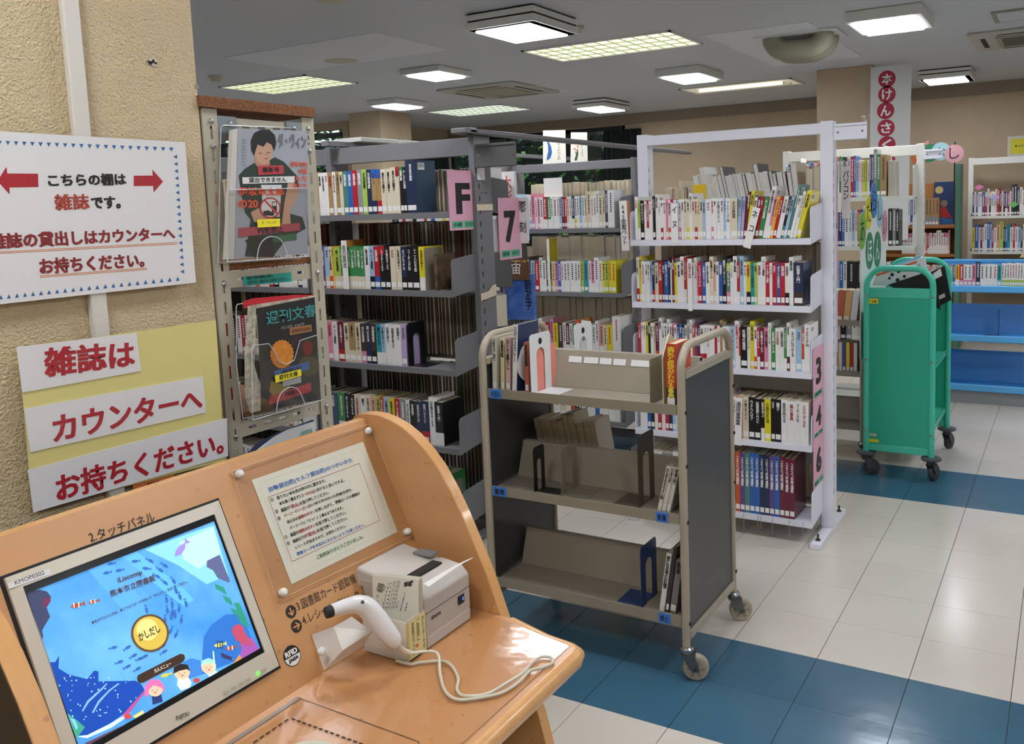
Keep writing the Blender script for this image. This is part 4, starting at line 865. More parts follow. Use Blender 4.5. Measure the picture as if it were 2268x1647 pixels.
for (px, py, r) in ((1976, 608, .011), (1990, 601, .01), (1970, 616, .008), (1988, 620, .011), (2003, 612, .009)):
    c = frq.xy(px, py); poly(frq, disc2((c.x, c.y), r, 8), INK('17181c'), q1, px=False, name='flower_print')
poly(frq, [(1940, 607), (2030, 577), (2031, 582), (1941, 612)], mat('cover_orange', 'dd6a3a', .4), q1, name='orange_band')
for k in range(6): poly(frq, [(2020 + k * 3, 590 - k), (2021.5 + k * 3, 590 - k), (2023 + k * 3, 600 - k), (2021.5 + k * 3, 600 - k)], INK(), q1, name='barcode_bar')
q2 = plate3('picture_book', 'pale blue and orange picture book leaning behind the white one', 'book', [gp(1948, 620, 5.3), gp(2045, 600, 5.3), gp(2038, 565, 5.3), gp(1980, 586, 5.3)], .01, mat('sky_cover', '8fc1da', .3), 'picture books on the green cart')
q3 = plate3('picture_book', 'black picture book in the green cart, its corner hanging over the front', 'book', [gp(1966, 631, 5.12), gp(2084, 686, 5.12), gp(2066, 612, 5.12), gp(2052, 602, 5.12)], .012, mat('cover_black', '101012', .35), 'picture books on the green cart')
q4 = plate3('picture_book', 'black picture book with white label leaning out of the green cart', 'book', [gp(2070, 684, 5.38), gp(2107, 664, 5.38), gp(2092, 588, 5.38), gp(2050, 608, 5.38)], .014, mat('cover_black', '101012', .35), 'picture books on the green cart')
frq = Fr(gp(2070, 684, 5.378), (1, 0, 0), (0, 0, 1))
poly(frq, [(2066, 606), (2083, 594), (2087, 610), (2070, 619)], mat('white_label', 'dcdcd8', .5), q4, name='label'); poly(frq, [(2079, 655), (2092, 649), (2094, 657), (2081, 663)], mat('pinkish', 'd7b6bd', .5), q4, name='label')
# ------------------------------------------------------------------ second trolley behind, with the "new books" board
t2 = trolley(-1.83, -1.075, 5.3, 5.76, 'grey book trolley behind the green cart, mostly hidden by the white bookcase', zt=1.1, zs=(.86, .55, .22))
tx = -1.36
for k, c in enumerate(('c9b48e', 'd9d2be', 'e2e0da', 'c0604a', 'd9a56a', 'dfe0de')):
    tbook('thick pale book, %s from left on the second trolley top' % ordn(k + 1), -1.365 + k * .042, 5.33, .852, .038, .13, .19, c, 6, 'd8cfb6', grp='books on the second trolley')
for k, c in enumerate(('c9b48e', 'd9d2be', 'b3242e', '2c62ae', 'd9a56a', 'dfe0de', '5b4b86', 'ddd02e', 'b3242e', 'e6e2da')):
    tbook('small bright book, %s from left on the second trolley middle shelf' % ordn(k + 1), -1.335 + k * .0225, 5.33, .542, .02, .13, .18, c, 0, 'd8cfb6', grp='books on the second trolley')
bd = empty('sign_board', (-1.05, 5.5, .62), 'white board with coloured circles reading new books hanging on the second trolley end', 'sign')
frB = Fr((-1.048, 5.1, .66), (0, 1, 0), (0, 0, 1))
MB().prism([frB.pt(0.02, .0), frB.pt(.8, .0), frB.pt(.8, .83), frB.pt(.02, .83)], frB.n * -.006).build('board', mat('board_white', 'dfe3df', .5), bd)
for (px, py, rx, ch, col) in ((1909, 511, .16, 'あ', '7fae4a'), (1923, 470, .15, 'た', 'd3cf36'), (1935, 444, .16, 'ら', '3f79b8'), (1948, 467, .155, 'し', '8fc0cf'), (1959, 500, .15, 'い', 'd49aa6'), (1925.5, 555, .165, 'ほ', '2c7f58'), (1943, 552, .165, 'ん', '2c7f58')):
    c = frB.xy(px, py); rx *= .937; k = MB().prism([frB.pt(p[0], p[1], .0005) for p in disc2((c.x, c.y), rx * .72, 28)], frB.n * .002).build('circle', mat('circle_' + col, col, .5), bd)
    text(frB, ch, c.x - rx * .42, c.y - rx * .42, c.x + rx * .42, INK('f0f0ec') if col == '2c7f58' else INK('1c2a22'), bd, hgt=rx * .84, w=.0032, bold=.0)
# ------------------------------------------------------------------ picture-book bookcase (second white one)
bc2 = bookcase('second white steel bookcase of picture books behind the green cart', 'steel bookcases', -1.84, 1, .93, 6.4, .22, (1.6, 1.262, .93, .6, .2), mat('white_steel_warm', 'dcdcd2', .4), M_wht2, 1.95, pw=.05, pd=.07, beam=(.07, .03), eph=.2, name='bookcase')
flag('blank white plate sticking out right from the second white bookcase top', -.885, -.765, 6.36, 1.84, 1.905, M_wht)
P2 = 'w3 k2^b g3 w2 c3 w3+ k5^w w3 l2 b2 p2 w2 s2 o2 p2 h2 m2 k2 w2 w3 r2+ w3 g2+ w2 k2+ c2 w3+ r3+ b2+ l3 w2 c2 y2 h2 w2 n2+ v2+ e3++ g3+ q6+|q'
book_row('x', 'x', 6.2, -1.8, -1.1, 1.6, .25, .15, P2, single=False)
book_row('x', 'x', 6.2, -1.8, -1.02, 1.262, .25, .15, 'w2 c3 w2 e2 r2 w2 m2 k2 d2 w2 k3 o2 k2 q2 s3 w2 w2 v2 n2 b2 w3 w2 l2 w2 r2 b2 w2+ r2 c2+ m2+ c4 w5|c k3 e2 k2', single=False)
book_row('x', 'x', 6.2, -1.8, -1.02, .93, .22, .15, 'k2 w2 l2 b3 l2 e2 b2 n2 b2 l2 w2 b3 e2 l2 b2 w2 k5 k4 e4 w2 k3 e3 w2 k4', single=False)
book_row('x', 'x', 6.2, -1.8, -1.02, .6, .22, .15, 'w2 c2 w2 l2 g2 w2 e2 c2 w2 w2 k2 e2 w2 c2 r2 w2 e2 k2 w2 w2', single=False)
tag(BX('box_file', mat('box_file_grey', 'b3ad9e', .5), -1.09, -1.05, 6.2, 6.38, 1.601, 1.84, bevel=.002), 'grey box file near the right end of the picture-book bookcase', 'box file')
for k, y in enumerate((6.20,)):
    bt_ = tag(BX('banner_strip', mat('strip_white', 'e2e3df', .5), -1.42, -1.395, 6.165, 6.1655, 1.5, 1.62), 'white paper strip hanging at the picture-book shelf', 'paper')
# ------------------------------------------------------------------ blue browsing shelf
M_blu = mat('shelf_blue', '3a86c9', .42); M_bll = mat('shelf_blue_lip', '5cb0ec', .35)
bs = empty('browsing_shelf', (.2, 7.2, .003), 'long low blue browsing shelf with sloping back plates at the right', 'shelf')
bx0, bx1 = -.86, 1.6
for (z, zt, dy) in ((.905, 1.095, .1), (.53, .745, .2), (.15, .38, .2)):
    s_ = MB().box(bx0, bx1, 7.1, 7.1 + dy + .02, z - .03, z - .005).build('shelf_board', M_blu, bs)
    BX('front_lip', M_bll, bx0, bx1, 7.08, 7.1, z - .045, z + .006, bs, bevel=.006)
    MB().prism([(bx0, 7.1 + dy, z - .004), (bx0, 7.12 + dy * 1.15, zt), (bx0, 7.128 + dy * 1.15, zt), (bx0, 7.11 + dy, z - .004)], (bx1 - bx0, 0, 0)).build('back_plate', M_blu, bs)
BX('top_edge', M_bll, bx0, bx1, 7.23, 7.25, 1.08, 1.1, bs, bevel=.003)
for x in (bx0 - .02, .75, bx1): BX('end_leg', M_bll, x, x + .025, 7.12, 7.4, .003, .9, bs)
BX('plinth', mat('plinth_grey', '9aa0a2', .4), bx0, bx1, 7.12, 7.14, .003, .1, bs)
book_row('x', 'x', 7.12, -.83, -.44, .901, .165, .07, 'b2 e2 b1 u2/w r2/p w2/p w2/p p2 n2+ w2/w w2 w2 w2 t2/l', single=False)
mk = 'f2^e'
book_row('x', 'x', 7.12, -.44, -.225, .901, .175, .07, 'w2/h ' * 11 + 'w2', single=False)
book_row('x', 'x', 7.12, -.23, .1, .901, .165, .07, 'r2/w>17 w2>17 w3/s>17 c3>17 r2/w>17 k3>17 w3>17 c3>17', single=False)
bookend('blue-black bookend on the middle blue shelf', -.455, 7.11, .527, .2, .1, mat('bookend_bluegrey', '24406a', .4), flag=-1, group='bookends')
# ------------------------------------------------------------------ far wooden shelf, cut-paper sign, far white bookcase
M_wd = mat('shelf_wood', 'a86f38', .5, noise=('945f2f', 5, .6, (1, 1, 8)))
wsf = empty('wooden_shelf', (-1.4, 9.75, .003), 'wooden children shelf with green edge post against the far wall', 'shelf')
for z in (1.286, .99, .66, .3): BX('shelf_board', M_wd, -1.9, -1.03, 9.6, 9.84, z - .03, z, wsf)
BX('back_board', M_wd, -1.9, -1.03, 9.84, 9.85, .1, 1.72, wsf); BX('side_post', mat('post_green', '4f7f6a', .5), -1.03, -.985, 9.58, 9.85, .003, 1.9, wsf); BX('side_post', mat('post_green', '4f7f6a', .5), -1.94, -1.9, 9.58, 9.85, .003, 1.9, wsf)
book_row('x', 'x', 9.62, -1.5, -1.19, 1.286, .28, .15, 'w4 b3 w4 r4+ k3 q4/e q4/e q4/e q4/e q4/e', single=False)
book_row('x', 'x', 9.62, -1.55, -1.08, .99, .215, .15, 'w3 r2/w w3 w3^p w3^p w3^p w3^p w3 w2 w3 w3 o2 r2/w w3 w3^p w3 w3+ w3+ w3 w3^p w3^p s2+', single=False)
book_row('x', 'x', 9.62, -1.6, -1.13, .66, .22, .15, 'w3>18 c3>18 w3>18 w3>18 s2+>20 w3>20 c3>20 w3>20 o2>20 w3>20 c3>20 w3>22 t2>22 w3>22 w3>22', single=False)
pb = empty('picture_card', (-1.13, 9.8, 1.29), 'blue picture card with red sea creature shape standing on the wooden shelf', 'picture')
BX('card', mat('deep_blue', '17345e', .4), -1.26, -1.06, 9.80, 9.808, 1.2875, 1.73, pb)
frc = Fr((-1.26, 9.7995, 1.287), (1, 0, 0), (0, 0, 1)); poly(frc, [(.02, .07), (.05, .14), (.1, .21), (.14, .13), (.18, .07)], mat('crimson', 'b3282c', .5), pb, px=False); poly(frc, disc2((.1, .22), .035, 12), mat('stone_brown', '8a6f5a', .5), pb, px=False, w=.0006); poly(frc, disc2((.05, .36), .04, 12), mat('straw', 'b5a268', .5), pb, px=False); poly(frc, [(0.002, .002), (.198, .002), (.198, .05), (.002, .09)], mat('sea_blue', '2b6aa6', .4), pb, px=False)
cs = empty('circle_sign', (-1.2, 9.5, 1.9), 'sign of overlapping coloured paper circles above the wooden shelf', 'sign')
for k, (x, z, col, ch) in enumerate(((-1.36, 1.99, 'c9683a', 'お'), (-1.27, 2.02, '2c7f58', 'は'), (-1.16, 2.03, '9cc6cf', 'な'), (-1.035, 2.0, 'd9a3ab', 'し'))):
    f_ = Fr((x, 9.5 - k * .006, z), (1, 0, 0), (0, 0, 1)); MB().prism([f_.pt(p[0], p[1]) for p in disc2((0, 0), .09, 28)], f_.n * .002).build('circle', mat('circle_' + col, col, .5), cs); text(f_, ch, -.045, -.05, .045, INK('1a2226'), cs, w=.003, bold=0)
BX('sign_pole', M_blk, -1.04, -1.028, 9.52, 9.53, 1.3, 2.12, cs)
for k, (x, z, col) in enumerate(((-1.46, 2.08, '1f3a86'), (-1.33, 2.12, 'b98a80'))):
    MB().prism([(x, 9.499, z - .05), (x + .06, 9.499, z - .03), (x + .05, 9.499, z + .03), (x - .01, 9.499, z)], (0, .0008, 0)).build('folded_paper', mat('paper_' + col, col, .6), cs)
bc3 = bookcase('white steel bookcase against the far beige wall at the right edge', 'steel bookcases', -.95, 3, .93, 10.3, .22, (1.36, .985, .6, .25), mat('white_steel_warm', 'dcdcd2', .4), M_wht2, 1.98, pw=.05, pd=.07, beam=(.07, .03), eph=.02, backs=False)
book_row('x', 'x', 10.1, -.915, -.055, 1.36, .25, .15, 'n2 w2 v2 w3 w2 v3 r3^l w2+ k2^u w3 w2 c2+ r3+ m2 w2 k2 v3/w r2 w2 n3++ k3++ k3+ w3+ w3 e3+ w3 w3 d2+ c2 w3+ e3 g2 w2 c2 w3 k2 w3 r2 w3 w2 w3', single=False)
book_row('x', 'x', 10.1, -.915, -.055, .985, .25, .15, 'y3 b4+ w2 m2+ w2 w3+ b3++ l2+ r2 w3 s3+ h4++ k2 b2 t3+ w3 r2+ w3 l3 d2 w2+ e2 m3 w2+ k2+ e3 t3 g3 w2 b2 c2 w2 r2 w2 e2 w2 k2 w3', single=False)
book_row('x', 'x', 10.1, -.915, -.055, .6, .22, .15, 'e2 w2+ l2 w2 e2 w2+ w2 k2 e2 w2 r2 w2 k2 w2 e2 w2 l2 w2 k2 w2', single=False)
for k, (x, z, col, sz) in enumerate(((-.85, 1.66, 'd67aa6', .05), (-.7, 1.55, 'b9aee0', .055), (-.52, 1.47, '6cc46a', .05), (-.34, 1.45, 'b3242e', .055))):
    plate3('paper_butterfly', ('pink', 'lilac', 'green', 'red')[k] + ' folded paper butterfly hung in the far white bookcase', 'paper ornament', [(x - sz, 10.05, z), (x, 10.05, z - .03), (x + sz, 10.05, z + .005), (x, 10.05, z + .03)], .001, mat('paper_' + col, col, .6), 'paper butterflies')
nt_ = empty('notice', (-.35, 10.55, 2.0), 'yellow laminated notice on the beige wall at the right edge', 'notice')
frn = Fr((-.62, 10.59, 1.98), (1, 0, 0), (0, 0, 1)); poly(frn, [(0, 0), (.5, 0), (.5, .22), (0, .22)], mat('laminate_grey', 'c9c9b8', .3), nt_, px=False, w=.002); poly(frn, [(.03, .03), (.5, .03), (.5, .19), (.03, .19)], mat('notice_yellow', 'd6cf2c', .5), nt_, px=False, w=.003)
text(frn, 'お願い', .2, .15, .34, INK(), nt_, w=.004); text(frn, '本は元の場所に戻しましょう', .07, .1, .45, INK(), nt_, w=.004, hgt=.025)
plate3('picture_folder', 'pale cream open picture folder leaning before the far bookcase', 'book', [(-.45, 9.95, .93), (-.3, 9.95, .93), (-.2, 9.95, 1.25), (-.35, 9.95, 1.1)], .004, mat('cream_card2', 'd8caa0', .6))
plate3('picture_folder', 'light blue picture book leaning before the far bookcase', 'book', [(-.25, 9.93, .93), (-.12, 9.93, .93), (-.02, 9.93, 1.2), (-.15, 9.93, 1.08)], .004, mat('sky_cover', '8fc1da', .3))
# banner on the right pillar
bn = empty('hanging_banner', (-1.46, 8.35, 1.5), 'white hanging banner with white letters in red circles beside the right pillar', 'banner')
frV = Fr((-1.64, 8.37, 1.2), (1, 0, 0), (0, 0, 1)); MB().prism([frV.pt(0, 0), frV.pt(.345, 0), frV.pt(.365, 1.57), frV.pt(.01, 1.57)], frV.n * .002).build('sheet', mat('banner_white', 'd2d3cf', .5), bn)
for (px, py, ch) in ((1964.5, 175, '本'), (1964.5, 209, 'け'), (1961.5, 245, 'ん'), (1962.5, 283, 'さ'), (1964.5, 320, 'く'), (1964, 355, '中')):
    c = frV.xy(px, py); poly(frV, disc2((c.x, c.y), .076, 30), mat('crimson_print', 'a81f3a', .5), bn, px=False, w=.0026, name='red_circle'); text(frV, ch, c.x - .045, c.y - .048, c.x + .045, INK('ecece8'), bn, w=.0034, bold=.03, hgt=.095)
bn2 = empty('plastic_sheet', (-1.7, 8.38, 1.5), 'clear plastic strip hanging at the left edge of the banner', 'plastic sheet')
MB().box(-1.72, -1.63, 8.375, 8.377, 1.2, 2.74).build('sheet', film_mat('clear_film', .25), bn2)
# all the books too many or too small to be singled out
o = STUFF.build('distant_books', M_book, origin=(0, 0, 0)); tag(o, 'remaining small, distant or half-hidden library books on the shelves', 'books', kind='stuff')

# picture cards standing on the top beam of the health bookcase
for (xa, xb, za, zb, lb, wd_) in ((-3.13, -2.95, 1.893, 2.115, 'white picture card with a blue dolphin standing on the grey bookcase top', 'dolphin'), (-2.915, -2.785, 1.893, 2.088, 'white picture card with a small flower standing on the grey bookcase top', 'flower')):
    c = empty('picture_card', (xa, 5.06, za), lb, 'picture card', 'picture cards on the grey bookcase top')
    f = Fr((xa, 5.06, za), (1, 0, 0), (0, 0, 1)); w = xb - xa; h = zb - za
    MB().prism([f.pt(0, 0), f.pt(w, -.0), f.pt(w * 1.02, h * .96), f.pt(.01, h)], f.n * .0012).build('card', mat('card_ivory', 'dcd9cb', .6), c)
    if wd_ == 'dolphin':
        poly(f, [(.03, .02), (.06, .035), (.075, .07), (.07, .11), (.05, .15), (.035, .16), (.045, .12), (.045, .08), (.035, .05)], mat('dolphin_blue', '2c5f9e', .5), c, px=False, w=.0016, name='dolphin_print'); text(f, '\n'.join('どうぶつの'), .115, .02, .14, INK(), c, hgt=.14, w=.0016, bold=0)
    else:
        poly(f, [(.03, .01), (.045, .05), (.035, .07), (.05, .06), (.06, .09), (.062, .05), (.05, .01)], INK('2f4a2c'), c, px=False, w=.0016, name='leaf_print')
        for (u, v) in ((.035, .085), (.06, .1), (.05, .075)): poly(f, disc2((u, v), .008, 8), mat('petal_salmon', 'c98a72', .5), c, px=False, w=.0018, name='flower_print')
        text(f, '\n'.join('しょくぶつ'), .08, .03, .1, INK(), c, hgt=.12, w=.0016, bold=0)
# ================================================================== foreground: pillar notices
def linepx(fr, segs, p0, p1, parent, hpx=None, **k):
    """one line of writing made of differently coloured runs, between two photo pixels"""
    n = sum(len(s) for s, _ in segs); c = 0
    for s, M in segs:
        a, b = c / n, (c + len(s)) / n; c += len(s)
        q0 = (p0[0] + (p1[0] - p0[0]) * a, p0[1] + (p1[1] - p0[1]) * a); q1 = (p0[0] + (p1[0] - p0[0]) * (b - .12 / n), p0[1] + (p1[1] - p0[1]) * (b - .12 / n))
        hh = None
        if hpx: hh = (q0[0] + hpx[0], q0[1] + hpx[1])
        textpx(fr, s, q0, q1, M, parent, hpx=hh, **k)
M_paper = mat('laminated_paper', 'ecebea', .35, coat=.4); M_film = film_mat('laminate_film', .25)
duct = empty('cable_duct', (-1.69, 1.03, 1.0), 'white plastic cable duct running down the beige pillar behind the notices', 'cable duct')
MB().box(-1.7, -1.684, 1.013, 1.046, .7, 2.79).build('duct_cover', mat('pvc_white', 'd3cfc4', .35), duct, bevel=.003)
hl = empty('plaster_hole', (-1.6995, 1.2, 1.93), 'small dark screw hole with chipped white plaster high on the pillar', 'hole')
frS = Fr((-1.6825, .83, 1.0), (0, 1, 0), (0, 0, 1)); frW = Fr((-1.6992, .83, 1.0), (0, 1, 0), (0, 0, 1))
poly(frW, [(328, 130), (342, 127), (350, 136), (347, 148), (338, 147), (330, 140)], mat('plaster', 'c9bfae', .8), hl, w=.0008)
poly(frW, [(326, 134), (334, 136), (339, 130), (342, 138), (348, 138), (345, 143), (338, 139), (333, 144), (327, 140)], mat('hole_dark', '1b1512', .9), hl, w=.0016)
poly(frW, [(433, 188), (439, 187), (441, 196), (434, 197)], mat('chip_grey', '8a8478', .8), hl, w=.0008)
s1 = empty('notice_sheet', (-1.682, 1.04, 1.46), 'white laminated notice with red arrows and a border of blue triangles on the pillar', 'notice')
MB().prism([frS.pt(-.02, .459), frS.pt(.4185, .461), frS.pt(.42, .766), frS.pt(-.02, .768)], frS.n * .0008).build('sheet', M_paper, s1)
F1 = Fr(frS.o + frS.n * .0008, frS.u, frS.v)
M_tri = mat('triangle_blue', '1d6aa5', .5); M_red = mat('notice_red', 'b31f2e', .5); M_dred = mat('notice_dark_red', '8e2126', .5); M_or = mat('underline_orange', 'd98542', .5); M_rust = mat('notice_rust', 'b0402a', .5)
for i in range(23):
    x = -19 + i * 18.1; y = 314 + i * .72
    poly(F1, [(x - 5, y - 3.5), (x + 5, y - 3), (x, y + 6)], M_tri, s1, name='blue_triangle')
for i in range(17):
    x = 388 + i * .95; y = 347 + i * 15.9
    poly(F1, [(x + 4, y - 4.5), (x + 4.5, y + 4.5), (x - 4, y)], M_tri, s1, name='blue_triangle')
for i in range(24):
    x = -16 + i * 17.8; y = 664 - i * 1.86
    if x < 398: poly(F1, [(x - 4.5, y + 1), (x + 4.5, y), (x, y - 9)], M_tri, s1, name='blue_triangle')
poly(F1, [(84, 384.5), (85, 414), (21, 415), (21, 430), (-6, 401), (14, 369), (16, 384)], M_red, s1, name='red_arrow')
poly(F1, [(296, 389), (296, 412), (339, 411.5), (340, 426), (361, 402), (337, 375), (338, 388.5)], M_red, s1, name='red_arrow')
B_ = dict(bold=.045)
linepx(F1, [('こちらの棚は', INK())], (107, 414), (284, 410), s1, hpx=(0, -29), **B_)
textpx(F1, '雑誌', (122, 466), (199, 463.5), M_rust, s1, hpx=(122, 430), bold=.032); textpx(F1, 'です。', (203, 463.5), (268, 461.5), INK(), s1, hpx=(203, 435), bold=.045)
linepx(F1, [('雑誌の貸出しはカウンターへ', M_dred)], (-24, 553), (392, 531), s1, hpx=(0, -36), **B_)
linepx(F1, [('お持ちください。', M_dred)], (88, 608), (324, 591), s1, hpx=(0, -36), **B_)
for dy in (0, 3.2):
    poly(F1, [(-30, 558.5 + dy), (392, 536 + dy), (392, 537.4 + dy), (-30, 560 + dy)], M_or, s1, name='underline'); poly(F1, [(88, 610 + dy), (325, 592.5 + dy), (325, 594 + dy), (88, 611.5 + dy)], M_or, s1, name='underline')
MB().add([F1.pt(-.02, .455, .001), F1.pt(.424, .457, .001), F1.pt(.424, .77, .001), F1.pt(-.02, .772, .001)], [(0, 1, 2, 3)]).build('laminate', M_film, s1)
s2 = empty('notice_sheet', (-1.692, 1.08, 1.05), 'pale yellow notice with three white strips of red writing, lower on the pillar', 'notice')
poly(F1, [(40, 772), (478, 708), (494, 960), (498, 1020), (72, 1130)], mat('pale_yellow', 'e3d98c', .5), s2, name='yellow_sheet')
for pts, tx, a, b, h in (([(35, 768), (301, 737), (311, 821), (48, 869)], '雑誌は', (98, 836), (299, 812), (2, -66)), ([(52, 905), (448, 833), (455, 913), (66, 1001)], 'カウンターへ', (118, 981), (449, 906), (2, -62)), ([(60, 1040), (501, 925), (504, 1009), (73, 1134)], 'お持ちください。', (126, 1113), (496, 1003), (2, -62))):
    st = poly(F1, pts, M_paper, s2, w=.0022, name='paper_strip', th=.0012); F2 = Fr(F1.o + F1.n * .0022, F1.u, F1.v)
    textpx(F2, tx, a, b, M_red, s2, hpx=(a[0] + h[0], a[1] + h[1]), bold=.034)
poly(F1, [(30, 735), (484, 683), (512, 1020), (505, 1040), (62, 1168)], M_film, s2, w=.0045, name='laminate')
cd_ = empty('orange_card', (-1.694, 1.1, 1.0), 'small orange card printed BEAR peeping from under the yellow notice', 'card')
poly(frS, [(293, 1050), (386, 1030), (386, 1085), (296, 1105)], mat('card_orange', 'd5753e', .5), cd_, name='card', w=.0)
textpx(frS, 'BEAR', (326, 1079), (354, 1073), INK(), cd_, bold=.03, w=.0007)
# ================================================================== slotted-angle magazine rack
M_ang = mat('angle_ivory', 'b3ad98', .45); M_pb = mat('particle_board', '8a5a33', .85, noise=('5e3b20', 130, 1.), bump=(150, .6, .003)); M_zinc = mat('zinc_plate', '8d9699', .35, .7); M_clr = film_mat('clear_acrylic', .3, 'fefefe', .05)
rk = empty('magazine_rack', (-1.9, 1.478, .003), 'ivory slotted-angle steel rack with chipboard shelves beside the pillar', 'rack')
RX = -1.700
def slotted(b, o, L, Wd, along, across, n, slots, sw, sl, th=.002):
    """perforated strip: o corner, L length, Wd width; slots = centres along the length"""
    o = Vector(o); along = Vector(along); across = Vector(across); n = Vector(n); c0 = (Wd - sw) / 2
    def bx(a0, a1, c_0, c_1): b.prism([o + along * a0 + across * c_0, o + along * a0 + across * c_1, o + along * a1 + across * c_1, o + along * a1 + across * c_0], n * -th)
    bx(0, L, 0, c0); bx(0, L, Wd - c0, Wd); p = 0
    for s in slots: bx(p, s - sl / 2, c0, Wd - c0); p = s + sl / 2
    bx(p, L, c0, Wd - c0)
for (y, s) in ((1.315, 1), (1.602, 1)):
    for x, nn in ((RX, 1), (-2.13, -1)):
        b = MB(); slotted(b, (x, y, .003), 1.843, .037, (0, 0, 1), (0, 1, 0), (nn, 0, 0), [.04 + .05 * k for k in range(36)], .0065, .03)
        yy = y if y < 1.4 else y + .037
        slotted(b, (x, yy, .003), 1.843, .037, (0, 0, 1), (-nn, 0, 0), (0, 1 if y < 1.4 else -1, 0), [.04 + .05 * k for k in range(36)], .0065, .03)
        b.build('post', M_ang, rk)
for z in (1.792, 1.438, 1.083, .73, .38):
    b = MB(); slotted(b, (RX - .004, 1.352, z), .25, .038, (0, 1, 0), (0, 0, 1), (1, 0, 0), [.035 + .0455 * k for k in range(5)], .0065, .022)
    b.build('beam', M_ang, rk)
    b = MB(); slotted(b, (-2.12, 1.352, z), .25, .038, (0, 1, 0), (0, 0, 1), (-1, 0, 0), [.035 + .0455 * k for k in range(5)], .0065, .022); b.build('beam', M_ang, rk)
BX('top_board', M_pb, -2.14, RX + .008, 1.303, 1.641, 1.8475, 1.872, rk)
for z in (1.478, 1.123, .77, .42): BX('shelf_board', M_pb, -2.11, RX - .0065, 1.353, 1.604, z, z + .016, rk)
for y, s in ((1.353, 1), (1.602, -1)):
    MB().prism([(RX - .0018, y, 1.832), (RX - .0018, y + s * .05, 1.832), (RX - .0018, y + s * .052, 1.805), (RX - .0018, y + s * .03, 1.795), (RX - .0018, y, 1.768)], (.0016, 0, 0)).build('gusset', M_zinc, rk)
def bolt(x, y, z, r=.0065): MB()._lathe(Vector((x, y, z)), Vector((1, 0, 0)), [(r, 0), (r * .95, r * .35), (r * .6, r * .7), (r * .15, r * .85)], 12).build('bolt', mat('bolt_zinc', 'a9adad', .3, .8), rk, smooth=True)
for (y, zs_) in ((1.334, (1.818, 1.762, 1.45, 1.09)), (1.621, (1.818, 1.762, 1.452, 1.1))):
    for z in zs_: bolt(RX, y, z)
for y in (1.385, 1.575): bolt(RX, y, 1.815)
tl = empty('teal_label', (RX - .002, 1.45, 1.45), 'teal paper label with small print on the rack beam', 'label')
frL = Fr((RX - .0025, 1.35, 1.4), (0, 1, 0), (0, 0, 1)); poly(frL, [(538, 613), (645, 602.5), (647, 623.5), (540, 632.5)], mat('label_teal', '2aa394', .5), tl, w=0)
textpx(frL, '雑誌の館内閲覧の際は', (546, 620), (604, 614), INK(), tl, hpx=(546, 612), bold=.01); textpx(frL, 'お手元に1冊のみ お持ちください。', (548, 629.5), (640, 620.5), INK(), tl, hpx=(548, 621.5), bold=.01)
# magazines
def pages_stack(label, fr, pts, th, M, cover=None): ...
frA = Fr((-1.665, 1.3, 1.4), (0, 1, 0), (.0, 0, 1)); frA2 = Fr((-1.6648, 1.3, 1.4), (0, 1, 0), (0, 0, 1))
m1 = empty('magazine', (-1.67, 1.48, 1.495), 'magazine in clear holder, cover photo of young man in dark green shirt', 'magazine', 'magazines on display in the rack')
poly(frA, [(516, 288), (531, 284), (681, 290), (682, 562), (502, 574)], mat('mag_pages', 'c9c6bd', .6), m1, w=-.001, name='pages', th=.012)
cv = poly(frA, [(528, 284), (681, 290), (682, 562), (520, 571)], mat('mag_cover_grey', 'a2a8b1', .3, coat=.5), m1, w=0, name='cover')
def P1(pts, c, w=.0004, nm='cover_print', M=None, fr=frA): return poly(fr, [(440 + x / 3.92, 200 + y / 3.92) for x, y in pts], M or mat('print_' + c, c, .5), m1, w=w, name=nm)
P1([(345, 740), (400, 680), (480, 630), (560, 640), (660, 580), (740, 620), (850, 740), (870, 850), (760, 1060), (900, 1100), (930, 1200), (760, 1290), (640, 1450), (400, 1440), (420, 1330), (450, 1120), (400, 1060), (370, 900)], '24382e')
P1([(478, 620), (500, 560), (600, 560), (620, 640), (560, 700), (520, 680)], 'b58a70', .0006)
P1(disc2((560, 530), 82, 20, 1.35), 'c49a80', .0008)
P1([(455, 520), (450, 440), (480, 370), (540, 340), (610, 340), (660, 390), (672, 460), (655, 530), (630, 470), (590, 450), (560, 490), (510, 470), (490, 530), (480, 570)], '17130f', .001)
P1([(520, 545), (545, 540), (545, 546), (522, 550)], '2a201c', .0011); P1([(590, 535), (620, 538), (620, 545), (592, 542)], '2a201c', .0011); P1([(565, 590), (600, 585), (598, 596), (570, 598)], '9a4f4c', .0011); P1([(575, 560), (585, 530), (595, 566)], 'ad836c', .00105)
P1([(780, 760), (870, 850), (860, 900), (790, 1060), (800, 1180), (740, 1220), (720, 1160), (740, 1000)], 'c49a80', .0006); P1([(450, 1060), (520, 1020), (640, 1120), (600, 1180), (480, 1140)], 'c49a80', .0006)
P1([(540, 820), (720, 820), (700, 1100), (560, 1080)], 'cfd2d3', .00055)
P1([(400, 1300), (500, 1270), (640, 1290), (660, 1440), (480, 1450)], '1b1b1d', .0007); P1([(640, 1270), (850, 1240), (850, 1300), (645, 1320)], '3c6b49', .0007)
def T1(s, x0, y0, x1, y1, h, c, bold=.03, w=.0013):
    a = (440 + x0 / 3.92, 200 + y0 / 3.92); b = (440 + x1 / 3.92, 200 + y1 / 3.92); textpx(frA, s, a, b, INK(c), m1, hpx=(a[0], a[1] - h / 3.92), bold=bold, w=w)
T1('ダ・ヴィン', 690, 500, 935, 510, 130, '6e747a', .04)
T1('伊坂幸太郎', 340, 915, 740, 915, 75, 'e0552f', .04); T1('の20', 340, 1025, 515, 1020, 75, 'e0552f', .04)
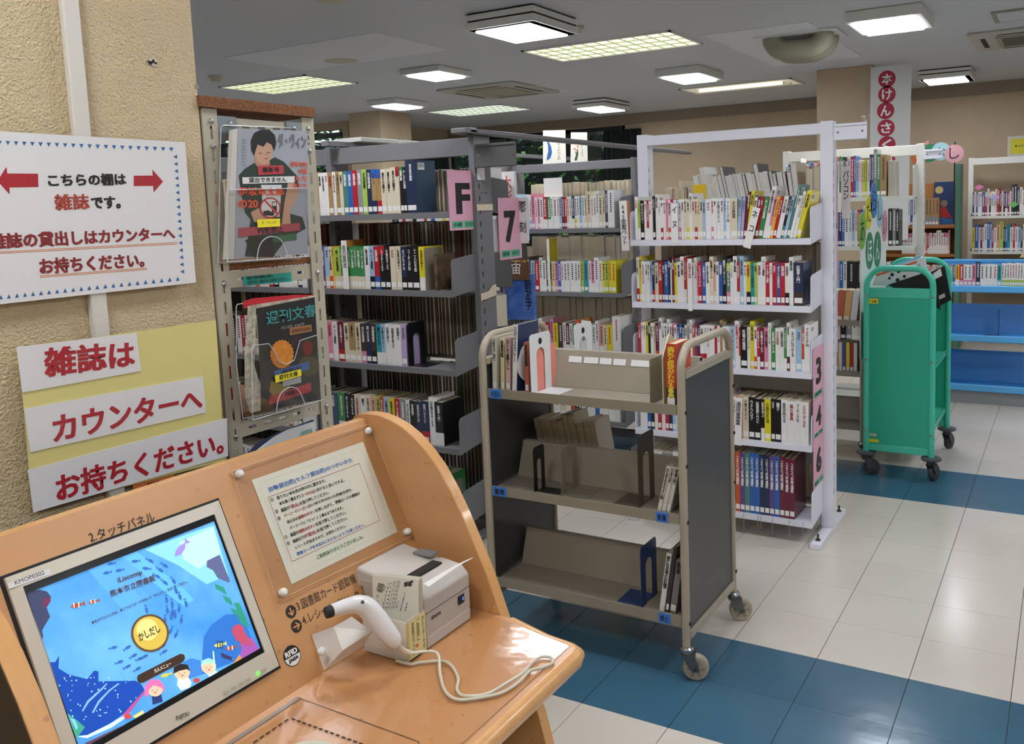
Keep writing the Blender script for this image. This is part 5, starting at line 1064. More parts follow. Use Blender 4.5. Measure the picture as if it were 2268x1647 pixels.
for k, (s, x) in enumerate((('田村由', 795), ('が描', 860), ('たち', 835), ('在り方', 820))): T1(s, x, 665 + k * 62, 938, 665 + k * 62, 48, 'e0552f', .02)
for k in range(9): T1('特集小説', 372, 440 + k * 27, 412, 440 + k * 27, 14, '3a3a3e', .0)
P1([(510, 655), (735, 650), (735, 725), (512, 735)], 'b93b45', .0014); T1('最新号', 550, 715, 700, 712, 48, '26181a', .03, .0016)
P1([(375, 755), (830, 745), (830, 800), (378, 812)], 'e3e2dd', .0014); T1('貸出できません', 432, 803, 760, 795, 46, '1c1c1c', .02, .0016)
m_ring = P1(disc2((618, 1020), 92, 30), 'bc3b3c', .0014); P1(disc2((618, 1020), 78, 30), 'd9d6cf', .0015); P1([(560, 955), (570, 945), (690, 1070), (678, 1082)], 'bc3b3c', .0017); P1([(632, 965), (675, 965), (675, 1060), (632, 1060)], '26262a', .0016); P1([(638, 972), (669, 972), (669, 1003), (638, 1003)], 'c9c9c9', .00165); P1([(555, 1050), (600, 1040), (660, 1070), (640, 1090), (560, 1085)], '26262a', .0016)
P1([(340, 1195), (875, 1150), (880, 1215), (342, 1275)], 'a94752', .0014); T1('撮影禁止', 510, 1252, 735, 1232, 62, '2b171a', .02, .0016)
P1([(497, 1122), (695, 1112), (697, 1180), (502, 1192)], 'eee02a', .0044); T1('ダ・ヴィンチ', 535, 1165, 662, 1160, 30, '2a2a1a', .0, .0046)
M_ac = M_clr
def holder(label, fr, outer, lip, w0, arch):
    t = empty('magazine_holder', fr.pt(.1, .1), label, 'magazine holder', 'clear acrylic magazine holders')
    poly(fr, outer, M_clr, t, w=-.03, name='back_sheet', th=.002); poly(fr, lip, M_clr, t, w=w0, name='front_sheet', th=.002)
    pp = [fr.xy(*p) for p in lip]; MB().tube([fr.pt(p.x, p.y, w0) for p in pp], .0011, 5, closed=True).build('front_edge', mat('acrylic_edge', 'c4cacb', .2), t)
    pp = [fr.xy(*p) for p in outer]; MB().tube([fr.pt(p.x, p.y, -.028) for p in pp], .0012, 5, closed=True).build('back_edge', mat('acrylic_edge', 'c4cacb', .2), t)
    b = MB().tube(spline([fr.pt(fr.xy(*p).x, fr.xy(*p).y, w0 + .0015) for p in arch], 4), .0012, 5).build('finger_arch', mat('acrylic_edge', 'c4cacb', .2), t)
    return t
q = lambda L, s=3.92, ox=440, oy=200: [(ox + x / s, oy + y / s) for x, y in L]
holder('clear acrylic holder of the upper displayed magazine', frA, q([(265, 310), (290, 295), (920, 320), (950, 1460), (240, 1500)]), q([(240, 885), (260, 865), (560, 855), (925, 850), (945, 880), (950, 1440), (240, 1490)]), .0035, q([(490, 1480), (515, 1350), (570, 1285), (640, 1270), (710, 1310), (768, 1455)]))
# lower magazine
frC = Fr((-1.655, 1.3, 1.1), (0, 1, 0), (0, 0, 1)); m2 = empty('magazine', (-1.66, 1.46, 1.139), 'weekly magazine in clear holder with black cover, teal title and spiky orange fruit', 'magazine', 'magazines on display in the rack')
q2_ = lambda L: q(L, 3.92, 480, 580)
def P2_(pts, c, w=.0005, M=None, th=0, nm='cover_print'): return poly(frC, q2_(pts), M or mat('print_' + c, c, .5), m2, w=w, name=nm, th=th)
P2_([(245, 345), (330, 315), (690, 285), (845, 285), (850, 330), (340, 400), (250, 400)], 'b8222c', -.004, th=.003, nm='rear_cover')
P2_([(280, 385), (345, 370), (845, 292), (850, 320), (345, 405), (330, 900), (385, 1090), (385, 1290), (300, 1310), (255, 1180), (250, 800)], 'c3bfae', -.001, mat('mag_pages2', 'c6c0ac', .6, noise=('857f6c', 80, 1)), .003, 'pages')
P2_([(345, 402), (850, 305), (905, 1195), (385, 1295), (380, 1000)], '26292a', 0, mat('mag_cover_black', '25282a', .3, coat=.4), nm='cover')
sp = []
for k in range(44):
    a = 2 * math.pi * k / 44; r = (105, 128) if k % 2 else (96, 118)
    sp.append((565 + r[0] * math.cos(a), 800 + r[1] * math.sin(a) * (1.0)))
P2_(disc2((700, 700), 55, 20), '3b2530', .0004); P2_(disc2((790, 750), 45, 20, 1.5), '7d2026', .0004); P2_(disc2((800, 900), 90, 20), '4d4a2c', .0004)
P2_(sp, 'd8862a', .0007, mat('fruit_orange', 'd98b2c', .5, noise=('a85a1a', 90, .6))); P2_([(470, 1030), (560, 1060), (640, 1030), (620, 1130), (500, 1180), (455, 1120)], '8d7a2e', .0006)
def T2(s, x0, y0, x1, y1, h, c, bold=.02, w=.0012):
    a = (480 + x0 / 3.92, 580 + y0 / 3.92); b = (480 + x1 / 3.92, 580 + y1 / 3.92); textpx(frC, s, a, b, INK(c), m2, hpx=(a[0], a[1] - h / 3.92), bold=bold, w=w)
T2('週刊文春', 430, 548, 862, 470, 118, '3f8f8d', .015); T2('7月21日号', 555, 588, 655, 568, 26, 'a9aeae', 0); T2('440円', 672, 565, 755, 548, 22, 'a9aeae', 0)
P2_([(632, 572), (820, 543), (822, 600), (634, 636)], 'a8794d', .0008); P2_([(640, 578), (813, 550), (815, 594), (642, 628)], '8c5f38', .001); T2('参院選特別企画', 652, 612, 805, 586, 22, '3a2413', 0, .0014)
P2_([(498, 945), (800, 862), (803, 930), (500, 1010)], '4268a8', .001); T2('最新号', 560, 985, 740, 940, 45, '1b2740', .02, .0013)
P2_([(570, 1030), (728, 990), (732, 1045), (572, 1082)], 'b9bcbc', .0012)
P2_([(455, 1165), (815, 1045), (818, 1125), (452, 1240)], 'b23a3a', .0012); T2('撮影禁止', 590, 1172, 700, 1140, 42, '2b171a', .02, .0015)
P2_([(490, 985), (715, 928), (722, 985), (495, 1048)], 'efe02c', .0062); T2('週刊文春', 525, 1025, 690, 985, 45, '1d1d12', .02, .0066)
holder('clear acrylic holder of the lower displayed magazine', frC, q2_([(240, 400), (250, 370), (850, 290), (870, 640), (925, 1190), (300, 1370), (245, 900)]), q2_([(290, 760), (320, 720), (440, 708), (480, 760), (530, 860), (590, 888), (660, 850), (710, 680), (850, 635), (885, 680), (920, 1190), (300, 1370)]), .0052, q2_([(500, 1310), (520, 1180), (570, 1110), (640, 1085), (700, 1120), (755, 1245)]))
frD = Fr((-1.668, 1.3, 1.0), (0, 1, 0), (0, 0, 1)); m3 = empty('magazine', (-1.67, 1.47, .95), 'white catalogue and navy folder lying tilted in the lowest visible rack bay', 'magazine', 'magazines on display in the rack')
poly(frD, [(558, 1003), (575, 985), (620, 960), (700, 930), (708, 960), (706, 1010), (560, 1080)], mat('navy_folder', '232f52', .4), m3, w=-.01, th=.004, name='folder')
poly(frD, [(570, 1000), (610, 968), (640, 952), (697, 934), (700, 936), (702, 1010), (566, 1090)], mat('catalogue_white', 'c9ccca', .3), m3, w=-.002, th=.006, name='catalogue')
poly(frD, [(662, 968), (668, 955), (690, 948), (694, 962), (680, 966)], mat('sketch_green', '7d9a92', .5), m3, w=.0005, name='sketch')
for (y0_, y1_, z_, hh, c, lb) in ((1.36, 1.42, 1.495, .27, '2a2a2e', 'dark magazine stack at left inside the upper rack bay'), (1.36, 1.40, 1.14, .22, 'c9852e', 'orange-spined booklet at left inside the lower rack bay'), (1.41, 1.44, 1.14, .22, 'd8d4ca', 'white booklet inside the lower rack bay'), (1.445, 1.47, 1.14, .21, 'b3242e', 'red booklet inside the lower rack bay')):
    tag(BX('booklet', mat('booklet_' + c, c, .5), -2.02, -1.86, y0_, y1_, z_, z_ + hh, bevel=.001), lb, 'booklet', 'booklets inside the rack')
# ================================================================== self-checkout kiosk
M_bch = mat('beech', 'c89562', .34, noise=('bc8855', 4, .7, (1, 1, 3)), coat=.25); 
M_bce = mat('beech_edge', 'd6a267', .3, noise=('cb965c', 9, .8, (1, 5, 1)), coat=.3); M_drk = mat('dark_laminate', '3a2a1c', .5)
def fleck(M):
    nt = M.node_tree; b = nt.nodes['Principled BSDF']; l = b.inputs['Base Color'].links[0]; src = l.from_socket
    v = nt.nodes.new('ShaderNodeTexVoronoi'); v.inputs['Scale'].default_value = 26; tc = nt.nodes.new('ShaderNodeTexCoord'); nt.links.new(tc.outputs['Object'], v.inputs[0])
    r = nt.nodes.new('ShaderNodeMapRange'); r.inputs[1].default_value = .06; r.inputs[2].default_value = .14; r.inputs[3].default_value = .6; r.inputs[4].default_value = 0; nt.links.new(v.outputs['Distance'], r.inputs[0])
    m_ = nt.nodes.new('ShaderNodeMix'); m_.data_type = 'RGBA'; m_.inputs[7].default_value = rgb('a2754d'); nt.links.new(src, m_.inputs[6]); nt.links.new(r.outputs[0], m_.inputs[0]); nt.links.new(m_.outputs[2], b.inputs['Base Color'])
fleck(M_bch); fleck(M_bce)
kk = empty('checkout_kiosk', (-1.27, 1.05, .003), 'beech self-checkout desk with a leaning panel and curved side boards', 'desk')
VK = (-.4067, 0, .9135); frK = Fr((-1.4, 0, 1.0), (0, 1, 0), VK)
K = lambda u, v, w=0: frK.pt(u, v, w)
MB().prism([K(.607, -.335), K(1.506, -.335), K(1.506, .128), K(.607, .128)], frK.n * -.018).build('slanted_panel', M_bch, kk)
MB().prism([K(.607, .128, 0), K(1.506, .128, 0), (-1.476, 1.506, 1.1165), (-1.476, .607, 1.1165)], (0, 0, -.016)).build('top_board', M_bce, kk, bevel=.002)
prof = [(-1.5, .003), (-1.5, 1.10), (-1.49, 1.118), (-1.475, 1.125), (-1.447, 1.128), (-1.41, 1.127), (-1.377, 1.119), (-1.343, 1.106), (-1.311, 1.087), (-1.275, 1.056), (-1.242, 1.02), (-1.208, .968), (-1.178, .912), (-1.15, .853), (-1.122, .793), (-1.1, .735), (-1.079, .676), (-1.035, .575), (-.997, .487), (-.975, .40), (-.93, .2), (-.9, .003)]
for y0_, y1_ in ((1.507, 1.537), (.576, .6065)):
    sp_ = MB().prism([(x, y0_, z) for x, z in prof], (0, y1_ - y0_, 0)).build('side_board', M_bce, kk, bevel=.0015)
    if y0_ < 1: MB().prism([(x - .0015, y0_ - .0014, z - .0015 if z > .1 else z) for x, z in prof], (0, .001, 0)).build('dark_outer_face', M_drk, sp_)
    else: MB().prism([(x - .001, y0_ - .0014, z - .001 if z > .1 else z) for x, z in prof if z > .68 or x < -1.2], (0, .0012, 0)).build('inner_face', M_bch, sp_)
BX('cabinet', M_drk, -1.485, -1.14, .607, 1.505, .003, .62, kk); BX('back_board', M_drk, -1.499, -1.486, .607, 1.505, .62, 1.09, kk)
dk = [(-1.28, .25), (-1.28, 1.505), (-1.06, 1.505), (-.95, 1.472), (-.885, 1.463), (-.868, 1.455), (-.862, 1.44), (-.862, .25)]
MB().prism([(x, y, .668) for x, y in dk], (0, 0, .034)).build('desktop', M_bch, kk)
b = MB(); pe = [(-1.06, 1.505), (-.95, 1.472), (-.885, 1.463), (-.866, 1.4545), (-.862, 1.44), (-.862, .25)]
b.tube([(x, y, .6835) for x, y in pe], .0195, 12); b.build('bullnose_edge', M_bce, kk, smooth=True)
frD2 = Fr((0, 0, .7024), (1, 0, 0), (0, 1, 0))
M_dfl = film_mat('desk_film', .22, 'fcf8f4', .09)
MB().add([(-1.245, .3, .7034), (-1.245, 1.49, .7034), (-1.06, 1.49, .7034), (-.96, 1.468, .7034), (-.885, 1.455, .7034), (-.878, 1.45, .7034), (-.878, .3, .7034)][::-1], [(0, 1, 2, 3, 4, 5, 6)]).build('clear_desk_mat', M_dfl, kk)
M_seam = mat('seam_dark', '3a2a1e', .6)
def strip(pts, wd, z, M, nm, par):
    b = MB()
    for (x0_, y0_), (x1_, y1_) in zip(pts, pts[1:]):
        d = Vector((x1_ - x0_, y1_ - y0_)).normalized(); n_ = Vector((-d.y, d.x)) * wd / 2
        b.quad((x0_ - n_.x, y0_ - n_.y, z), (x1_ - n_.x, y1_ - n_.y, z), (x1_ + n_.x, y1_ + n_.y, z), (x0_ + n_.x, y0_ + n_.y, z))
    return b.build(nm, M, par)
strip([(-.878, .3), (-.878, 1.45)], .0012, .7037, M_seam, 'mat_edge', kk); strip([(-1.236, 1.068), (-.95, 1.062), (-.93, 1.04)], .0016, .7028, M_seam, 'lid_seam', kk)
BX('hinge', mat('hinge_steel', '9a958c', .3, .8), -1.246, -1.236, .62, 1.068, .7025, .7045, kk)
for k in range(30): MB().box(-1.206, -1.2025, 1.008 - .0135 * k - .009, 1.008 - .0135 * k, .7042, .7046).build('dash', M_seam, kk)
for k in range(18): MB().box(-1.2 + .0135 * k, -1.2 + .0135 * k + .0085, 1.0105, 1.014, .7042, .7046).build('dash', M_seam, kk)
MB().prism([(p[0], p[1], .7042) for p in disc2((-1.085, .93), .06, 28)], (0, 0, .0006)).build('pale_pad', mat('pad_pale', 'c4c3ac', .5), kk)
r5 = random.Random(2); b = MB()
for k in range(40):
    x, y = r5.uniform(-1.2, -.9), r5.uniform(1.05, 1.45); b.add([(x + p[0], y + p[1], .70385) for p in disc2((0, 0), r5.uniform(.0006, .0016), 6)], [tuple(range(6))])
tag(b.build('dirt_speck', M_seam, kk), kind='stuff')
# writing on the panel
frk = Fr(frK.o + frK.n * .0004, frK.u, frK.v)
textpx(frk, '2.タッチパネル', (201, 1202), (345, 1154), INK('1f1a16'), kk, hpx=(196, 1178), bold=.005)
textpx(frk, '3.図書館カード読取機', (661, 1354), (790, 1289), INK('1f1a16'), kk, hpx=(651, 1333), bold=.0)
textpx(frk, '4.レシートプリンタ', (672, 1384), (798, 1326), INK('1f1a16'), kk, hpx=(663, 1364), bold=.0)
for (cx, cy, arrow) in ((644.4, 1354, 'd'), (656.5, 1386, 'r')):
    c = frk.xy(cx, cy); r = .0125; poly(frk, disc2((c.x, c.y), r, 24), INK('241a15'), kk, px=False, name='arrow_disc')
    A_ = [(-.0015, .008), (.0015, .008), (.0015, -.003), (.006, .001), (.008, -.0005), (0, -.009), (-.008, -.0005), (-.006, .001), (-.0015, -.003)]
    if arrow == 'r': A_ = [(-y, x) for x, y in A_]
    poly(frk, [(c.x + x, c.y + y) for x, y in A_], mat('arrow_beech', 'c98f58', .5), kk, px=False, w=.0006, name='arrow')
c = frk.xy(646.7, 1451.6); r = .0195
rf = poly(frk, disc2((c.x, c.y), r, 32), INK('17150f'), kk, px=False, name='sticker'); poly(frk, disc2((c.x, c.y), r * .93, 20, 1, math.pi * 1.02, math.pi * 1.98), INK('e6e6e2'), kk, px=False, w=.0006, name='sticker_half')
text(frk, 'RFID', c.x - .0145, c.y + .001, c.x + .0145, INK('f0f0ee'), kk, hgt=.0105, bold=.05, w=.0008); text(frk, 'JAiSA', c.x - .012, c.y - .012, c.x + .012, INK('17150f'), kk, hgt=.0085, bold=.05, w=.001)
# monitor
mo = empty('touch_monitor', K(.87, -.1), 'cream-framed touch monitor showing an undersea picture, set in the kiosk panel', 'monitor')
u0, u1, v0, v1 = .678, 1.064, -.268, .064
MB().prism([K(u0 - .006, v0 - .006, .0003), K(u1 + .006, v0 - .006, .0003), K(u1 + .006, v1 + .005, .0003), K(u0 - .006, v1 + .005, .0003)], frK.n * .0008).build('recess_gap', M_blk, mo)
M_bez = mat('monitor_bezel', 'c9c2b0', .4)
iu0, iu1, iv0, iv1 = .697, 1.045, -.232, .042
b = MB(); O = [(u0, v0), (u1, v0), (u1, v1), (u0, v1)]; I = [(iu0, iv0), (iu1, iv0), (iu1, iv1), (iu0, iv1)]
for k in range(4):
    a, c_, d_, e_ = O[k], O[(k + 1) % 4], I[(k + 1) % 4], I[k]
    b.add([K(*a, .0012), K(*c_, .0012), K(*c_, .007), K(*a, .007)], [(0, 1, 2, 3)]); b.add([K(*a, .007), K(*c_, .007), K(*d_, .009), K(*e_, .009)], [(0, 1, 2, 3)]); b.add([K(*e_, .009), K(*d_, .009), K(*d_, .003), K(*e_, .003)], [(0, 1, 2, 3)])
b.build('bezel', M_bez, mo, bevel=.0015)
frM = Fr(K(0, 0, .004), frK.u, frK.v)
def smat(c, e=.62):
    return mat('screen_' + c, c, .4, emit=e, spec=.2)
for k_ in list(MATS): pass
def scr(pts, c, w=.0001, nm='screen_picture', px=True, s3=True):
    return poly(frM, [(x / 2.905, 1080 + y / 2.905) for x, y in pts] if s3 else pts, smat(c) if isinstance(c, str) else c, mo, w=w, name=nm, px=px)
MB().add([frM.pt(iu0, iv0, -.0006), frM.pt(iu1, iv0, -.0006), frM.pt(iu1, iv1, -.0006), frM.pt(iu0, iv1, -.0006)], [(0, 1, 2, 3)]).build('lcd_black_edge', mat('lcd_black', '0b0c0e', .2), mo)
lu0, lu1, lv0, lv1 = .7, 1.042, -.222, .03
Msea = mat('screen_sea', '2f86cf', .4, emit=.62, noise=('6db8ea', 5, 1., (1, 1, 1)))
nt = Msea.node_tree; b_ = nt.nodes['Principled BSDF']; nt.links.new(b_.inputs['Base Color'].links[0].from_socket, b_.inputs['Emission Color'])
MB().add([frM.pt(lu0, lv0), frM.pt(lu1, lv0), frM.pt(lu1, lv1), frM.pt(lu0, lv1)], [(0, 1, 2, 3)]).build('screen', Msea, mo)
scr([(560, 520), (700, 460), (900, 700), (1060, 1000), (980, 1060), (800, 800)], '5aa6e6'); scr([(790, 440), (880, 410), (1150, 620), (1250, 720), (1180, 760), (1000, 620)], '62b4ec'); scr([(930, 395), (1285, 268), (1372, 245), (1470, 560), (1330, 620), (1150, 500)], '86cdf2'); scr([(1150, 350), (1375, 250), (1420, 420), (1280, 520), (1180, 460)], 'b2e3f7', .00015)
scr([(130, 668), (255, 655), (300, 665), (328, 700), (322, 735), (300, 770), (322, 830), (285, 890), (270, 920), (278, 950), (268, 1000), (262, 1045), (240, 1050)], '3d4260', .0002); scr([(272, 715), (322, 700), (326, 730), (300, 765), (280, 770)], '6a3150', .0003)
scr([(1390, 440), (1412, 430), (1480, 600), (1470, 610), (1400, 580), (1370, 530), (1330, 510), (1330, 470)], '5a6288', .0002)
for pts in ([(1380, 615), (1440, 640), (1462, 690), (1420, 665), (1388, 650)], [(1430, 690), (1480, 710), (1500, 760), (1450, 730)], [(1480, 770), (1530, 790), (1560, 840), (1500, 810)], [(1520, 830), (1580, 840), (1605, 900), (1560, 880)], [(1500, 740), (1540, 740), (1590, 850), (1560, 850)]): scr(pts, '2f8f7a', .0003)
W_ = [(262, 1125), (355, 1120), (380, 1078), (375, 1160), (440, 1200), (560, 1230), (605, 1175), (632, 1180), (633, 1245), (870, 1240), (910, 1265), (928, 1300), (890, 1370), (800, 1450), (700, 1520), (560, 1590), (470, 1605), (400, 1500), (350, 1350), (300, 1220)]
scr(W_, '1748a8', .0004); scr([(300, 1225), (320, 1230), (370, 1400), (440, 1560), (430, 1600), (380, 1500)], '4fa4e0', .0005)
r6 = random.Random(4)
for k in range(70):
    x, y = r6.uniform(330, 880), r6.uniform(1210, 1500)
    if y > 1205 + max(0, (380 - x)) * .8 and y < 1600 - (x - 420) * .38: scr(disc2((x, y), r6.uniform(3.5, 6), 6), 'a9cdf2', .0006, 'whale_spot')
scr([(525, 1435), (560, 1370), (650, 1290), (685, 1255), (690, 1260), (655, 1300), (570, 1380), (532, 1440)], '7fb4ea', .0006); scr([(590, 1445), (630, 1370), (700, 1300), (760, 1255), (768, 1260), (705, 1308), (640, 1380), (600, 1448)], '7fb4ea', .0006)
scr([(480, 1598), (560, 1590), (720, 1510), (800, 1460), (820, 1470), (720, 1540), (560, 1610)], 'c8dff2', .0007); scr([(780, 1470), (925, 1305), (935, 1310), (800, 1490)], 'b54f90', .0007)
scr([(355, 1420), (420, 1440), (500, 1500), (545, 1540), (500, 1600), (440, 1640), (410, 1560)], '3f9f86', .0008); scr([(300, 1230), (310, 1250), (330, 1350), (350, 1420), (340, 1440)], '4a97d8', .0006)
for pts in ([(400, 1450), (440, 1460), (470, 1560), (440, 1580)], [(450, 1480), (480, 1490), (500, 1540), (490, 1560)]): scr(pts, '7fc4e4', .0009)
scr([(1300, 1090), (1310, 960), (1360, 880), (1450, 815), (1540, 810), (1580, 880), (1640, 1010), (1660, 1060), (1300, 1200)], '2e6fc0', .0002); scr([(1560, 990), (1620, 960), (1670, 1040), (1690, 1080), (1540, 1130)], '9a55a8', .0003); scr([(1180, 1120), (1230, 1095), (1290, 1110), (1300, 1200), (1180, 1240)], '3f7fcc', .0002)
scr([(540, 1645), (720, 1560), (900, 1480), (960, 1430), (1200, 1340), (1400, 1240), (1500, 1160), (1660, 1050), (1700, 1120), (1560, 1190), (1300, 1310), (900, 1500), (600, 1660)], '5b4456', .0006)
# fish school
def fish(x, y, s, a, c='3464ac', w=.0009):
    sh = [(-1, 0), (-.4, .38), (.3, .35), (.8, .05), (1.25, .4), (1.2, 0), (1.25, -.4), (.8, -.05), (.3, -.3), (-.4, -.32)]
    ca, sa = math.cos(a), math.sin(a); scr([(x + (p * ca - q * sa) * s, y + (p * sa + q * ca) * s) for p, q in sh], c, w, 'fish_print')
for (x, y, a) in ((965, 470, .5), (868, 472, -.1), (1060, 500, .6), (712, 487, -.1), (765, 530, -.2), (685, 546, -.2), (938, 518, .1), (1030, 530, .6), (1010, 570, .5), (1115, 600, 1.), (1060, 610, .7), (1130, 660, 1.3), (1070, 720, 1.4), (1105, 745, 1.4), (1155, 700, 1.3), (1195, 745, 1.3), (1075, 790, 1.5), (1110, 800, 1.5), (1150, 780, 1.6), (940, 785, 1.3), (1060, 850, 1.6), (1100, 830, 1.6), (1125, 820, 1.6), (1165, 850, 1.7), (1095, 920, 2.0), (1130, 945, 2.0), (730, 1028, 2.9), (820, 1028, 2.6), (1045, 1020, 2.5), (1055, 1055, 2.6), (770, 1120, 2.8), (860, 1080, 2.6), (930, 1085, 2.7), (820, 1150, 2.7), (885, 1165, 2.6), (900, 1100, 2.8)): fish(x, y, 27, a + (math.pi if a < 2.4 else 0) * (1 if a > .2 else 0))
for (x, y, s) in ((492, 755, 44), (598, 732, 34), (1482, 1030, 36)):
    fish(x, y, s, -.25, 'a3492c', .001)
    for d in (-.45, .25): scr([(x + d * s - 3, y - s * .38 - d * 6), (x + d * s + 4, y - s * .38 - d * 6), (x + d * s + 6, y + s * .34), (x + d * s - 1, y + s * .36)], 'd9dfe4', .0011, 'fish_stripe')
fish(1410, 1010, 38, -.2, 'd8d27c', .001); fish(1062, 1205, 34, -.3, 'c9c24a', .001); fish(1160, 395, 60, -.9, '9a86cf', .0009)
for d in (-12, 4, 18): scr([(1405 + d, 985), (1411 + d, 984), (1414 + d, 1034), (1408 + d, 1036)], '2b2c24', .0012, 'fish_stripe')
# octopus, three children, crab, books
scr(disc2((1530, 920), 40, 20, 1.05), 'b54a64', .001); scr([(1500, 940), (1575, 930), (1625, 1010), (1600, 1020), (1590, 980), (1580, 1025), (1560, 985), (1550, 1025), (1535, 980), (1520, 990)], 'b54a64', .0009)
def kid(x, y, s, hair, hx, body, bx_):
    scr(disc2((x, y), s, 20, .95), 'e8c0a0', .0012, 'child_print'); scr([(x + (px_ * s), y + (py_ * s)) for px_, py_ in hx], hair, .0013, 'child_print'); scr([(x + px_ * s, y + py_ * s) for px_, py_ in bx_], body, .0011, 'child_print')
    for d in (-.35, .3): scr(disc2((x + d * s, y + .12 * s - d * 6), s * .07, 6), '3a2a24', .0014, 'child_print')
    scr([(x - .2 * s, y + .42 * s), (x + .25 * s, y + .3 * s), (x + .05 * s, y + .55 * s)], 'c0504a', .0014, 'child_print')
kid(1168, 1185, 52, '2b2320', [(-1.05, .2), (-1, -.6), (-.2, -1.05), (.7, -.9), (1, -.1), (.6, -.35), (-.3, -.15), (-.8, .1)], 'd5ead8', [(-.5, .8), (.7, .5), (1.2, 1.3), (1, 1.9), (-.1, 2.3), (-.6, 1.6)])
kid(995, 1295, 50, 'd86fa8', [(-1.35, .9), (-1.3, -.4), (-.6, -1.25), (.6, -1.2), (1.2, -.3), (1.25, .5), (.8, -.2), (-.2, -.5), (-.8, .1), (-.9, 1.)], '27386e', [(-.4, .8), (.8, .6), (1., 1.6), (-.3, 2.)])
kid(1340, 1150, 48, '9ad8cf', [(-1.05, -.1), (-.9, -.8), (0, -1.15), (.8, -.8), (.9, -.3), (-.1, -.5)], 'bfe0ea', [(-.3, .9), (.9, .5), (1.6, 1.0), (1.2, 1.4), (.1, 1.4)])
scr([(1365, 1050), (1373, 1050), (1385, 1160), (1372, 1165)], 'bfe6b8', .0014); scr(disc2((820, 1470), 24, 10, .7), 'c04848', .0012, 'crab_print'); scr(disc2((1262, 1238), 22, 10, .7), 'c04848', .0012, 'crab_print'); scr([(850, 1470), (918, 1430), (924, 1450), (870, 1482)], 'd8cf7a', .0012); scr([(1420, 1060), (1490, 1090), (1490, 1110), (1425, 1090)], '3b3560', .0012); scr([(1490, 1140), (1540, 1070), (1555, 1105), (1510, 1140)], 'c98f4e', .0012)
for (x, y, r) in ((430, 680, 0),): pass
BRN = smat('4a3630', .6)
def ST(s, x0, y0, x1, y1, h, M, bold=.0, w=.0012):
    a = (x0 / 2.905, 1080 + y0 / 2.905); bb = (x1 / 2.905, 1080 + y1 / 2.905); textpx(frM, s, a, bb, M, mo, hpx=(a[0] - h * .3 / 2.905, a[1] - h / 2.905), bold=bold, w=w, name='screen_writing')
ST('iLiscomp', 762, 622, 918, 566, 42, BRN, .02); ST('熊本市立図書館', 712, 705, 1000, 598, 42, BRN, .02); ST('本をかりたいときは、本とりようカードをおいて「かしだし」をおしてください。', 590, 880, 1208, 612, 22, BRN, .02)
cc = (963, 935); scr(disc2(cc, 122, 40, 1.), '5a4434', .0012, 'button_ring'); scr(disc2(cc, 108, 40, 1.), 'c9b04a', .0014, 'button_face'); scr(disc2((cc[0] - 18, cc[1] - 22), 70, 30, 1.), 'e3d280', .0015, 'button_shine'); ST('かしだし', 897, 990, 1032, 925, 52, smat('231d14', .5), .02, .0018)
scr([(878, 1225), (885, 1205), (1155, 1068), (1180, 1072), (1188, 1095), (1175, 1120), (915, 1255), (888, 1255)], '3d2c22', .0016, 'menu_button'); ST('大人メニュー', 992, 1195, 1100, 1143, 28, smat('e0dbd2', .8), .01, .002)
# black border over the picture's rim, bezel print
b = MB(); O = [(iu0, iv0), (iu1, iv0), (iu1, iv1), (iu0, iv1)]; I = [(lu0, lv0), (lu1, lv0), (lu1, lv1), (lu0, lv1)]
for k in range(4): b.add([frM.pt(*O[k], .0024), frM.pt(*O[(k + 1) % 4], .0024), frM.pt(*I[(k + 1) % 4], .0024), frM.pt(*I[k], .0024)], [(0, 1, 2, 3)])
b.build('screen_border', mat('lcd_border', '141619', .15), mo)
frN = Fr(K(0, 0, .0093), frK.u, frK.v)
poly(frN, [(17, 1291), (110, 1258), (113, 1271), (20, 1304)], mat('white_label', 'dcdcd8', .5), mo, w=.0002, name='label_strip'); textpx(frN, 'KMOP0302', (34, 1295), (99, 1271.5), INK('3a3a38'), mo, hpx=(31, 1286), w=.0005, bold=0)
textpx(frN, 'FUJITSU', (391, 1597), (420, 1586), INK('3b3b3a'), mo, hpx=(388, 1586), w=.0003, bold=.02)
poly(frN, disc2((571.5, 1490.5), 3.6, 10, 1.4), mat('led_green', '4dff3c', .4, emit=2), mo, w=.0004, name='power_led')
for (x, y) in ((500, 1533), (516, 1524), (533, 1515), (548, 1507), (584, 1485)): poly(frN, [(x - 6, y - 1), (x + 5, y - 7), (x + 7, y - 1), (x - 4, y + 5)], mat('button_grey', 'aca691', .5), mo, w=.0004, name='button')
# acrylic sheet with instructions
ac = empty('instruction_sheet', K(1.31, -.03), 'instruction paper behind a clear acrylic plate with four white caps on the kiosk', 'notice')
fra = Fr(K(0, 0, .0008), frK.u, frK.v); q4_ = lambda L: [(480 + x / 3.658, 900 + y / 3.658) for x, y in L]
poly(fra, q4_([(283, 595), (1185, 285), (1465, 1015), (605, 1440)]), mat('instruction_paper', 'e8e6d2', .5), ac, w=.0002, name='paper')
frp = Fr(K(0, 0, .0012), frK.u, frK.v)
rr_ = [(415, 735), (1155, 460), (1320, 920), (610, 1255)]
pp = [frp.xy(*p) for p in q4_(rr_)]; MB().tube([frp.pt(p.x, p.y, .0003) for p in pp], .0005, 4, closed=True).build('red_frame', mat('frame_red', 'b8685c', .5), ac)
pp = [frp.xy(*p) for p in q4_([(340, 620), (1165, 335), (1425, 985), (640, 1370)])]
b = MB()
